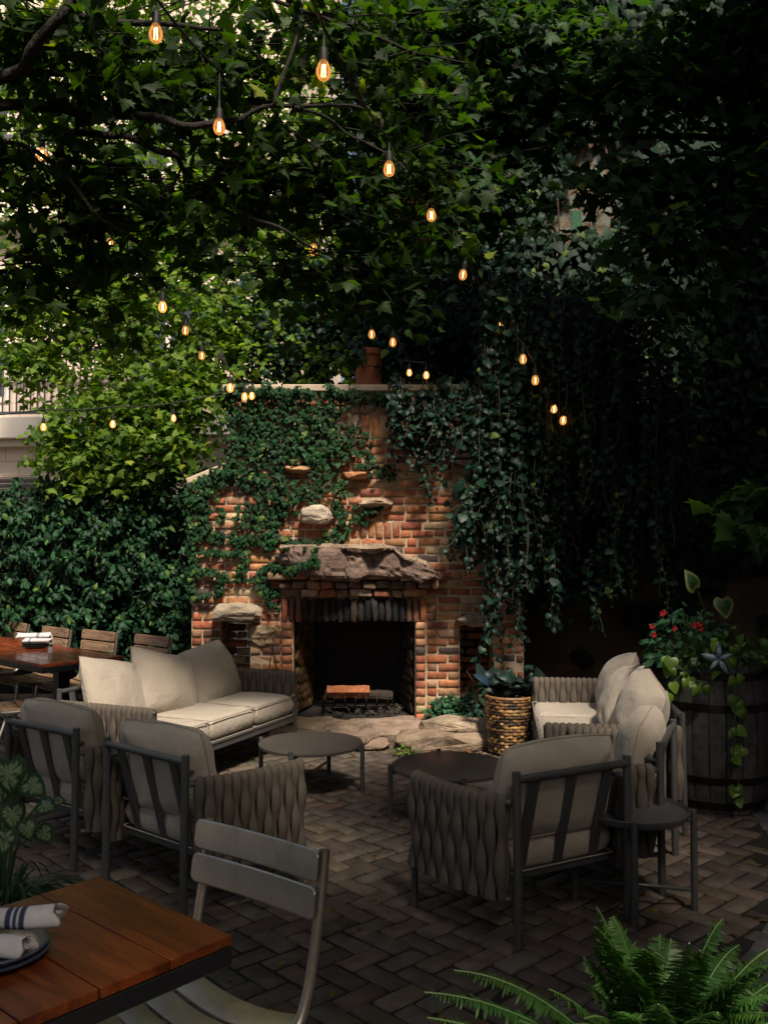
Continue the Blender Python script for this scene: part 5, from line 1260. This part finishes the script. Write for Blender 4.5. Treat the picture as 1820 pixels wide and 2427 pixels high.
# bare twig by the hearth
m_ = MB(); m_.tube([(0, 0, 0), (-.01, 0, .12), (.02, 0, .2), (0, 0, .32), (.05, 0, .42)], .004, 5); m_.tube([(0, 0, .2), (.09, 0, .3), (.12, 0, .4)], .003, 4); m_.tube([(0, 0, .32), (-.05, 0, .4)], .002, 4)
o = m_.build('bare_twig', M['bark_pale']); o.location = (.68, 7.15, .2); tag(o, 'thin bare twig standing on the pale hearth stone', 'twig')

# ---- barrel planter
bl = (2.02, 5.72, 0)
t_ = thing('wooden_barrel', 'old grey wooden barrel with rusty iron hoops at the right', 'barrel', bl); H_ = .86; m_ = MB(); nst = 22
def brad(z): return .275+.062*math.sin(PI*z/H_)
for k in range(nst):
    a0 = 2*PI*k/nst+.008; a1 = 2*PI*(k+1)/nst-.008; col = vary((.075, .073, .07), .3); rr = random.uniform(-.002, .002); vs = []; fs = []
    for i in range(13):
        z = H_*i/12
        for (a, dr_) in ((a0, -.02), (a0, 0), ((a0*2+a1)/3, .003), ((a0+2*a1)/3, .003), (a1, 0), (a1, -.02)): vs.append(((brad(z)+dr_+rr)*math.cos(a), (brad(z)+dr_+rr)*math.sin(a), z))
    for i in range(12):
        for j in range(5): fs.append((i*6+j, i*6+j+1, (i+1)*6+j+1, (i+1)*6+j))
    fs += [(0, 5, 4, 3, 2, 1), tuple(72+j for j in range(6))]; m_.add(vs, fs, col)
m_.build('staves', M['barrel'], t_, False)
for z in (.05, .20, .62, .80):
    m_ = MB(); h2 = .022
    m_.lathe([(brad(z-h2)+.0005, z-h2), (brad(z-h2)+.006, z-h2), (brad(z+h2)+.006, z+h2), (brad(z+h2)+.0005, z+h2)], 44); m_.build('hoop', M['hoop'], t_, True, 40)
m_ = MB(); m_.lathe([(.255, H_-.04), (.01, H_-.03)], 28); m_.build('soil', M['soil'], t_)
def stemmed(name, lab, loc, n, els, size, cols, T, mat, cat='plant', lean=(0, -.3, .6), pet=True):
    t_ = thing(name, lab, cat, loc); d = rnd_dir(n); d[:, 2] = np.abs(d[:, 2]); pos = d*np.array(els)*(rng.random(n)**.3)[:, None]+[0, 0, .02]
    ax = unit(d*[1, 1, .3]+rng.normal(0, .3, (n, 3))-[0, 0, .35]); leafcloud('foliage', pos, ax, unit(np.array(lean)+rng.normal(0, .35, (n, 3))), rng.uniform(size*.6, size*1.2, n), cols(n), T, mat, t_)
    m_ = MB()
    for p in pos[::2]: m_.tube([(p[0]*.15, p[1]*.15, 0), (p[0]*.5, p[1]*.5, p[2]*.7), tuple(p)], .0022, 4)
    m_.build('stems', M['leaf_stem'] if 'leaf_stem' in M else M.setdefault('leaf_stem', simple('green_stem', (.05, .10, .03), .6, bstr=0)), t_, False); return t_, pos
im, ipos = stemmed('red_impatiens', 'bushy plant with red flowers and dark leaves on the left of the barrel', (1.84, 5.62, H_-.04), 260, (.27, .2, .36), .065, lambda n: leafcols(n, (.012, .045, .022), (.025, .085, .035)), OVAL, M['leaf_shrub'])
for k, (px, py) in enumerate([(1545, 1485), (1549, 1505), (1572, 1452), (1643, 1483), (1657, 1480), (1597, 1490), (1568, 1455), (1660, 1490)]):
    p = P(px, py, 5.40)-Vector((1.84, 5.62, H_-.04)); ps = []; a_ = []; n_ = []
    for q in range(5): a = q*2*PI/5; ps.append(tuple(p)); a_.append((math.cos(a), -.3, math.sin(a))); n_.append((0, -1, .2))
    leafcloud('flower', ps, a_, n_, [.019]*5, np.tile([.26, .008, .010], (5, 1)), HEART, M['petal'], im)
ph, _ = stemmed('lime_pothos', 'lime green heart leaved plant on top of the barrel, trailing down its right side', (2.10, 5.60, H_-.04), 70, (.34, .22, .24), .072, lambda n: leafcols(n, (.055, .11, .018), (.11, .19, .026)), HEART, M['leaf_lime'])
ps = []; a_ = []; n_ = []; sz = []; m_ = MB(); cen = Vector((2.10, 5.60, H_-.04))
for path in [[(1590, 1620), (1600, 1570), (1580, 1555), (1620, 1590), (1640, 1610), (1662, 1615)], [(1735, 1560), (1740, 1660), (1742, 1730), (1738, 1790), (1750, 1860), (1752, 1885)], [(1700, 1520), (1740, 1530), (1760, 1600), (1745, 1680), (1735, 1720), (1755, 1775)]]:
    w_ = [P(x, y, 5.32)-cen for x, y in path]; m_.tube([Vector((w_[0].x*.5, 0, .05))]+w_, .003, 5)
    for i, p in enumerate(w_):
        for q in range(2): ps.append(tuple(p+Vector((random.gauss(0, .02), random.gauss(0, .02), random.gauss(0, .02))))); a_.append((random.gauss(0, .5), -.3, -1)); n_.append((random.gauss(0, .3), -1, .4)); sz.append(random.uniform(.045, .085))
leafcloud('trailing_leaves', ps, a_, n_, sz, leafcols(len(ps), (.08, .17, .02), (.14, .24, .03)), HEART, M['leaf_lime'], ph); m_.build('trailing_stem', M['leaf_stem'], ph, True)
# variegated leaf and inch plant
VARI = tpl([(0, .05), (.26, -.10), (.46, .10), (.46, .36), (.28, .68), (0, 1.0)], .4, .25, .10)
def two_tone(name, T, pos, ax, nr, sz, inner, outer, veins, mat, parent):
    """broad leaves with a centre, a margin and pale or dark veins, all as coloured faces"""
    V0, F0 = T; k = len(V0); outline = V0[1:]; vs = []; fs = []; cs = []
    rings = (0, .35, .60, .80, 1.0); m_ = 48; op = np.array(list(outline)+[outline[0]]); seg = np.linspace(0, len(outline), m_+1)[:-1]
    rim = np.array([op[int(s)]*(1-(s % 1))+op[int(s)+1]*(s % 1) for s in seg]); c = V0[0]
    V = [c]+[c+(r_-c)*q for q in rings[1:] for r_ in rim]; V = np.array(V)
    F3 = np.array([(0, 1+j, 1+(j+1) % m_) for j in range(m_)]); F4 = np.array([(1+(i-1)*m_+j, 1+i*m_+j, 1+i*m_+(j+1) % m_, 1+(i-1)*m_+(j+1) % m_) for i in range(1, 4) for j in range(m_)])
    colr = [inner]+[(veins if (veins and j % 8 < 1) else (inner if q < .7 else outer)) for q in rings[1:] for j in range(m_)]
    pos = np.asarray(pos, float); ax = unit(np.asarray(ax, float)); nr = np.asarray(nr, float); side = unit(np.cross(ax, nr)); nn = np.cross(side, ax); sz = np.asarray(sz, float)
    VV = pos[:, None]+sz[:, None, None]*(V[None, :, 0:1]*side[:, None]+V[None, :, 1:2]*ax[:, None]+V[None, :, 2:3]*nn[:, None]); K = len(V); o_ = (np.arange(len(pos))*K)[:, None, None]
    cc = np.tile(np.array(colr), (len(pos), 1))*rng.uniform(.8, 1.15, (len(pos)*K, 1))
    if veins: bl = rng.random(len(cc)) < .22; cc[bl] = np.array(outer)*1.3
    me = npmesh(name, VV.reshape(-1, 3), [(F3[None]+o_).reshape(-1, 3), (F4[None]+o_).reshape(-1, 4)], cc); return link(name, me, mat, parent, smooth=True)
vp_ = thing('variegated_plant', 'single green heart leaf with a cream edge standing above the barrel plants', 'plant', (2.10, 5.70, H_-.04))
tp = P(1712, 1437, 5.6)-Vector((2.10, 5.70, H_-.04)); tq = P(1650, 1395, 5.75)-Vector((2.10, 5.70, H_-.04))
for p_, a_, n_, z_ in ((tuple(tp+Vector((0, 0, .05))), (.1, -.3, -1), (0, -1, .3), .13), (tuple(tq), (-.5, -.1, .9), (.5, -1, .3), .14)):
    two_tone('leaf_blade', VARI, [p_], [a_], [n_], [z_], (.03, .09, .03), (.22, .26, .10), None, M['leaf_lime'], vp_)
m_ = MB(); m_.tube([(0, 0, 0), tp*.5+Vector((.02, .02, .05)), tp+Vector((0, .01, .05))], .003, 5); m_.tube([(0, 0, 0), tq*.5, tq], .003, 5); m_.build('stems', M['leaf_stem'], vp_)
ip = thing('inch_plant', 'silvery striped inch plant sprig hanging over the barrel front', 'plant', (2.0, 5.5, H_-.02)); q = P(1702, 1562, 5.25)-Vector((2.0, 5.5, H_-.02))
aa = [0, 1.2, 2.6, 3.9, 5.0]; LO = tpl([(0, 0), (.13, .15), (.19, .4), (.12, .75), (0, 1)], .4, .2, .15)
two_tone('leaf_blade', LO, [tuple(q)]*5, [(math.sin(a), -.2, math.cos(a)) for a in aa], [(0, -1, .2)]*5, [.10, .09, .10, .08, .11], (.22, .28, .32), (.05, .08, .12), (.06, .10, .14), M['leaf_vine'], ip)
m_ = MB(); m_.tube([(0, 0, 0), (0, -.1, .06), tuple(q)], .003, 5); m_.build('stems', M['leaf_stem'], ip)

# ---- caladium and grass at left
pl = (-1.30, 3.08, 0)
t_ = thing('plant_pot', 'low dark planter at the left edge holding the caladium and strap leaved grass', 'planter', pl)
m_ = MB(); m_.lathe([(.17, 0), (.25, .37), (.26, .37), (.26, .39), (.24, .39), (.235, .35), (.01, .35)], 36); m_.build('pot', M['pot'], t_, True, 40); m_ = MB(); m_.lathe([(.235, .352), (.01, .362)], 24); m_.build('soil', M['soil'], t_)
ca_ = thing('caladium', 'caladium with pale leaves veined and edged green at the left edge', 'plant', (pl[0]+.05, pl[1]-.05, .36)); base_ = Vector((pl[0]+.05, pl[1]-.05, .36))
specs = [((20, 1800), 3.0, .155, (.15, -.2, -1)), ((60, 1850), 2.95, .12, (.9, -.2, -.5)), ((92, 1905), 2.9, .11, (1, -.3, -.15)), ((30, 1905), 2.95, .13, (.2, -.3, -1)), ((8, 1865), 3.05, .12, (-.3, -.2, -1)), ((60, 1945), 2.85, .11, (.4, -.3, -1)), ((128, 1898), 2.95, .07, (1, -.1, .1)), ((-30, 1830), 3.1, .15, (-.4, -.2, -1)), ((15, 1965), 2.8, .12, (0, -.4, -1)), ((-40, 1930), 3.0, .14, (-.5, -.2, -.8)), ((95, 1960), 2.9, .09, (.8, -.3, -.8)), ((45, 1830), 3.05, .09, (.5, -.2, -.9))]
ps = [P(a[0], a[1], Y)-base_ for a, Y, s, d in specs]
two_tone('leaf_blade', VARI, [tuple(p) for p in ps], [d for *_, d in specs], [(.1+random.gauss(0, .2), -.9, .7) for _ in specs], [s*random.uniform(.55, .8) for _, _, s, _ in specs], (.27, .34, .22), (.018, .06, .022), (.035, .10, .035), M['leaf_fern'], ca_)
m_ = MB()
for p in ps: m_.tube([(p.x*.1, p.y*.1, 0), (p.x*.4, p.y*.4, p.z*.7), tuple(p)], .0035, 5)
m_.build('stems', M['leaf_stem'], ca_)
def blades(name, lab, loc, n, L_, w_, cols, mat, rise=.9, cat='grass plant'):
    t_ = thing(name, lab, cat, loc); V = []; Fq = []; cs = []
    for k in range(n):
        a = random.uniform(0, 2*PI); l = L_*random.uniform(.6, 1.15); d = Vector((math.cos(a), math.sin(a), 0)); s = Vector((-d.y, d.x, 0)); up = random.uniform(.5, 1.3)*rise; b = len(V); m = 9; c = cols(1)[0]
        for i in range(m+1):
            t = i/m; p = d*(l*t*(.35+.5*t))+Vector((0, 0, l*(up*t-1.05*up*t*t+.05*t)))*1.3; ww = w_*(1-t**2.5)*(.6+.4*math.sin(PI*min(1, t*2)/2)); sgv = Vector((0, 0, .3*ww))
            V += [tuple(p-s*ww+sgv), tuple(p), tuple(p+s*ww+sgv)]; cs += [c]*3
        for i in range(m): q = b+i*3; Fq += [(q, q+1, q+4, q+3), (q+1, q+2, q+5, q+4)]
    link('blades', npmesh('blades', V, [np.array(Fq)], np.array(cs)), mat, t_); return t_
blades('strap_leaved_grass', 'arching strap leaved grass under the caladium at the left', (-1.17, 2.95, .36), 240, .42, .0065, lambda n: leafcols(n, (.018, .055, .025), (.045, .11, .045), br=.3), M['leaf_fern'], 1.0)
# ---- fern at the bottom right
def fern(name, lab, loc, fronds):
    t_ = thing(name, lab, 'fern', loc); base_ = Vector(loc); m_ = MB(); pos = []; ax = []; nr = []; sz = []; cc = []
    for (tip, bow) in fronds:
        tip = tip-base_; mid = tip*.5+Vector((0, 0, bow)); L_ = (tip.length+mid.length)*.75; k = int(L_/.0108); path = [bez(Vector((0, 0, 0)), mid, tip, i/k) for i in range(k+1)]
        m_.tube(path[::3]+[path[-1]], .0016, 4); c = leafcols(1, (.008, .040, .013), (.026, .092, .018), br=.35)[0]
        for i in range(3, k):
            t = i/k; T_ = (path[min(k, i+1)]-path[i-1]).normalized(); sd_ = T_.cross(Vector((0, 0, 1))); sd_ = sd_.normalized() if sd_.length > .05 else Vector((1, 0, 0)); nn = sd_.cross(T_).normalized()
            w_ = .050*min(1, t*5)*(1-t**2.2)**.8+.005
            for s_ in (-1, 1): pos.append(tuple(path[i])); ax.append(tuple(sd_*s_+T_*.35-nn*random.uniform(.0, .3))); nr.append(tuple(nn+T_*random.uniform(-.2, .2))); sz.append(w_*random.uniform(.9, 1.1)); cc.append(c*random.uniform(.8, 1.25)+np.array([.02, .03, 0])*t)
    leafcloud('fronds', pos, ax, nr, sz, np.array(cc), FERNL, M['leaf_fern'], t_); m_.build('rachis', M['leaf_stem'], t_); return t_
FERNL = tpl([(0, -.02), (.10, .02), (.095, .4), (.06, .8), (0, 1.0)], .4, .3, .08)
fb = Vector((.50, 1.72, .55)); fr_ = []
for (px, py, Y, bow) in [(1413, 2150, 1.72, .10), (1450, 2172, 1.80, .12), (1712, 2178, 1.72, .12), (1005, 2352, 1.62, .10), (1075, 2300, 1.70, .12), (1012, 2412, 1.60, .06), (1590, 2225, 1.85, .10), (1830, 2245, 1.75, .1), (1300, 2345, 1.60, .08), (1380, 2330, 1.7, .1), (1500, 2300, 1.6, .1), (1660, 2260, 1.6, .1), (1780, 2330, 1.6, .1), (1230, 2420, 1.5, .05), (1560, 2380, 1.45, .1), (1900, 2300, 1.7, .1), (1470, 2400, 1.45, .1), (1360, 2430, 1.42, .1), (1700, 2400, 1.4, .1), (1640, 2330, 1.9, .1), (1750, 2240, 1.9, .12), (1850, 2400, 1.5, .1)]:
    fr_.append((P(px, py, Y), bow))
for k in range(34): fr_.append((P(random.uniform(1370, 1860), random.uniform(2190, 2440), random.uniform(1.45, 1.95)), random.uniform(.08, .15)))
for k in range(12): a = random.uniform(0, 2*PI); fr_.append((fb+Vector((math.cos(a)*.3, math.sin(a)*.3, random.uniform(-.15, .12))), .12))
fern('boston_fern', 'bright green fern with long arching fronds in the bottom right corner', tuple(fb), fr_)
m_ = MB(); m_.lathe([(.14, 0), (.19, .54), (.205, .54), (.205, .57), (.175, .57), (.17, .52), (.01, .52)], 36); o = m_.build('fern_pot', M['pot'], None, True, 40); o.location = (fb.x, fb.y, 0); tag(o, 'tall dark pot under the fern in the bottom right corner', 'pot')

# ================================================================== STRING LIGHTS
def emis(name, col, st):
    m = bpy.data.materials.new(name); m.use_nodes = True; t = m.node_tree; t.nodes.clear(); e = t.nodes.new('ShaderNodeEmission'); o = t.nodes.new('ShaderNodeOutputMaterial'); e.inputs[0].default_value = (*col, 1); e.inputs[1].default_value = st; t.links.new(e.outputs[0], o.inputs[0]); return m
def glassm(name, tint, em):
    m = bpy.data.materials.new(name); m.use_nodes = True; t = m.node_tree; t.nodes.clear(); o = t.nodes.new('ShaderNodeOutputMaterial'); tr = t.nodes.new('ShaderNodeBsdfTransparent'); tr.inputs[0].default_value = (*tint, 1)
    gl = t.nodes.new('ShaderNodeBsdfGlossy'); gl.inputs['Roughness'].default_value = .08; fr = t.nodes.new('ShaderNodeFresnel'); fr.inputs[0].default_value = 1.5; mx = t.nodes.new('ShaderNodeMixShader'); t.links.new(fr.outputs[0], mx.inputs[0]); t.links.new(tr.outputs[0], mx.inputs[1]); t.links.new(gl.outputs[0], mx.inputs[2])
    if em:
        e = t.nodes.new('ShaderNodeEmission'); e.inputs[0].default_value = (1, .42, .10, 1); e.inputs[1].default_value = em; ad = t.nodes.new('ShaderNodeAddShader'); t.links.new(mx.outputs[0], ad.inputs[0]); t.links.new(e.outputs[0], ad.inputs[1]); t.links.new(ad.outputs[0], o.inputs[0])
    else: t.links.new(mx.outputs[0], o.inputs[0])
    return m
M['fil'] = emis('filament_glow', (1, .50, .16), 22); M['glow'] = emis('bright_glow', (1, .70, .36), 9)
M['bulbglass'] = glassm('amber_bulb_glass', (.95, .80, .62), .16); M['bulbbright'] = glassm('lit_bulb_glass', (1, .9, .7), .32); M['bulboff'] = glassm('clear_bulb_glass', (.9, .9, .88), 0)
M['socket'] = simple('black_socket', (.006, .006, .006), .6, bstr=0)
BG = 'filament bulbs hung on the string lights'
def bulb(px, py, hpx, state, lab, tilt=0):
    hpx *= .86; Y = F*.075/hpx; Y = min(Y, 7.5); c = P(px, py, Y); t_ = thing('hanging_bulb', lab, 'light bulb', c, 0, BG); sc_ = hpx/(F*.075/Y); t_.rotation_euler = (tilt, tilt*.6, 0)
    def sz(a): return [(r*sc_, z*sc_) for r, z in a]
    m_ = MB(); m_.lathe(sz([(.001, -.038), (.010, -.037), (.019, -.030), (.0255, -.018), (.0275, -.006), (.026, .006), (.021, .020), (.015, .032), (.0125, .038)]), 20); m_.build('glass', M[{'on': 'bulbglass', 'bright': 'bulbbright', 'off': 'bulboff'}[state]], t_, True)
    m_ = MB(); m_.lathe(sz([(.0125, .034), (.017, .036), (.0175, .06), (.0165, .078), (.010, .084), (.006, .088), (.0035, .13)]), 16); m_.build('socket', M['socket'], t_, True, 40)
    if state != 'off':
        for dx in (-.0045, .0045) if hpx > 30 else (0,):
            m_ = MB(); r = .0019 if hpx > 30 else .0026+.0025*(state == 'bright'); m_.tube([(dx*1.3*sc_, 0, -.022*sc_), (dx*sc_, 0, .020*sc_)], r*sc_, 6); m_.build('filament', M['fil' if state == 'on' else 'glow'], t_, True)
    return c+Vector((0, 0, .12*sc_))
B = {}
for key, px, py, h, st_, lab in [
    ('1', 370, 79, 54, 'on', 'glowing amber bulb nearest the top left, just under a thick dark limb'),
    ('2', 767, 167, 58, 'on', 'largest glowing bulb, top middle against the green leaves'),
    ('3', 520, 300, 46, 'on', 'glowing bulb hanging just below the long horizontal limb'),
    ('4', 101, 366, 38, 'on', 'amber bulb alone at the far left, half hidden in leaves'),
    ('5', 922, 400, 44, 'on', 'glowing bulb third down the right string, below the largest bulb'),
    ('6', 1022, 510, 36, 'on', 'glowing bulb with lit leaves beneath, on the right string above the dark vines'),
    ('7', 743, 592, 34, 'on', 'bright bulb on a long lead in the middle of the canopy above the chimney'),
    ('8', 261, 575, 26, 'on', 'small faint bulb in the dark leaves at left under a black socket'),
    ('9', 1097, 651, 30, 'on', 'slightly tilted glowing bulb where the right string meets the dark vines'),
    ('10', 386, 727, 32, 'bright', 'very bright pointed bulb with yellow lit leaves just above it'),
    ('11', 440, 783, 26, 'on', 'amber bulb just right and below the very bright pointed one'),
    ('12', 479, 843, 24, 'on', 'dim clear bulb above the unlit one on the left string'),
    ('13', 523, 863, 26, 'off', 'unlit clear bulb on the left string above the fireplace shoulder'),
    ('14', 546, 919, 26, 'bright', 'bright bulb at the upper left corner of the fireplace, highest of three'),
    ('15', 580, 940, 24, 'bright', 'bright bulb in the middle of three at the upper left fireplace corner'),
    ('16', 597, 938, 22, 'bright', 'bright bulb rightmost of three at the upper left fireplace corner'),
    ('17', 412, 991, 20, 'bright', 'small bright bulb on the low left string, closest to the fireplace'),
    ('18', 268, 1005, 22, 'bright', 'small bright bulb in the middle of the low left string'),
    ('19', 104, 1012, 22, 'bright', 'small bright bulb beside the white ledge at the far left'),
    ('20', 881, 792, 26, 'on', 'small amber bulb directly above the chimney pot'),
    ('21', 931, 811, 26, 'on', 'small bright bulb to the upper right of the chimney pot'),
    ('22', 970, 883, 20, 'bright', 'left one of two small bulbs just above the fireplace coping'),
    ('23', 1010, 889, 22, 'bright', 'right one of two small bulbs just above the fireplace coping'),
    ('24', 1184, 770, 26, 'on', 'small amber bulb half covered by vine leaves right of the chimney'),
    ('25', 1239, 851, 28, 'on', 'glowing amber bulb in the dark vines, upper of a close pair'),
    ('26', 1268, 901, 28, 'on', 'glowing amber bulb in the dark vines, lower of a close pair'),
    ('27', 1312, 969, 24, 'bright', 'bright bulb second from the lower end of the right string'),
    ('28', 1334, 996, 26, 'bright', 'bright tilted bulb at the lower end of the right string, among vine leaves'),
    ('29', 651, 490, 34, 'off', 'unlit bulb in the dark middle of the canopy below a black socket'),
    ('30', 325, 655, 28, 'off', 'unlit faint bulb in the leaves above the very bright pointed one')]:
    B[key] = bulb(px, py, h, st_, lab, .25 if key in ('9', '28') else 0)
def cable(lab, pts, r=.006):
    m_ = MB(); sm = []
    pts = [Vector(p) for p in pts]
    for i in range(len(pts)-1):
        a, b = pts[i], pts[i+1]; L_ = (b-a).length
        for q in range(8): t = q/8; sm.append(a.lerp(b, t)-Vector((0, 0, .03*L_*math.sin(PI*t))))
    sm.append(pts[-1]); m_.tube(sm, r, 6); tag(m_.build('light_cable', M['socket'], None, True), lab, 'cable', 'black cables of the string lights')
def lead(key, up): return B[key]+Vector((0, 0, up))
def drops(keys_up):
    m = []
    for k, up in keys_up: m.append(B[k]+Vector((0, 0, up)))
    return m
cable('black cable of the middle string light, sloping from the top left to the chimney', [P(250, -200, 2.6)]+drops([('1', .02), ('3', .14), ('29', .08), ('7', .10), ('20', .0), ('21', .0), ('22', .0), ('23', .0)])+[Vector((fx(1040), FY+.1, ZT+.1))])
cable('black cable of the right string light, running from the top middle down into the vines', [P(700, -150, 2.4)]+drops([('2', .04), ('5', .02), ('6', .01), ('9', .01), ('24', 0), ('25', 0), ('26', 0), ('27', 0), ('28', 0)])+[P(1420, 1040, 7.6)])
cable('black cable of the left string light, sloping down to the fireplace corner', [P(-150, 100, 3.9)]+drops([('4', .05), ('8', .04), ('30', .04), ('10', 0), ('11', 0), ('12', 0), ('13', 0), ('14', 0), ('15', .0)])+[Vector((XUL+.1, FY+.05, ZT+.08))])
cable('black cable of the low string light running level across the left', [P(-200, 985, 7.4)]+drops([('19', .04), ('18', .04), ('17', .03), ('16', .0)]))
for key, up in (('3', .14), ('29', .08), ('7', .10), ('4', .05), ('8', .04)):
    m_ = MB(); b = B[key]; m_.tube([b, b+Vector((0, 0, up))], .0022, 5); root = [o for o in bpy.data.objects if o.name.startswith('hanging_bulb') and (o.location-(b-Vector((0, 0, .12)))).length < .12]
    if root:
        o = m_.build('lead', M['socket'], root[0]); o.matrix_parent_inverse = Matrix.Translation(root[0].location).inverted()
# sun-facing openings and final touches
# fallen leaves on the patio
lf = []
for k in range(420):
    x, y = random.uniform(-1.5, 2.2), random.uniform(2.6, 7.0); lf.append((x, y, .004+random.uniform(0, .006)))
n = len(lf); a = rng.uniform(0, 2*PI, n)
o = leafcloud('fallen_leaves', lf, np.stack([np.cos(a), np.sin(a), np.zeros(n)], 1), np.tile([0, 0, 1.], (n, 1))+rng.normal(0, .15, (n, 3)), rng.uniform(.012, .035, n), leafcols(n, (.12, .06, .02), (.22, .15, .05)), MAPLE, M['leaf_maple']); tag(o, 'small fallen leaves scattered on the patio bricks', 'leaves', kind='stuff')
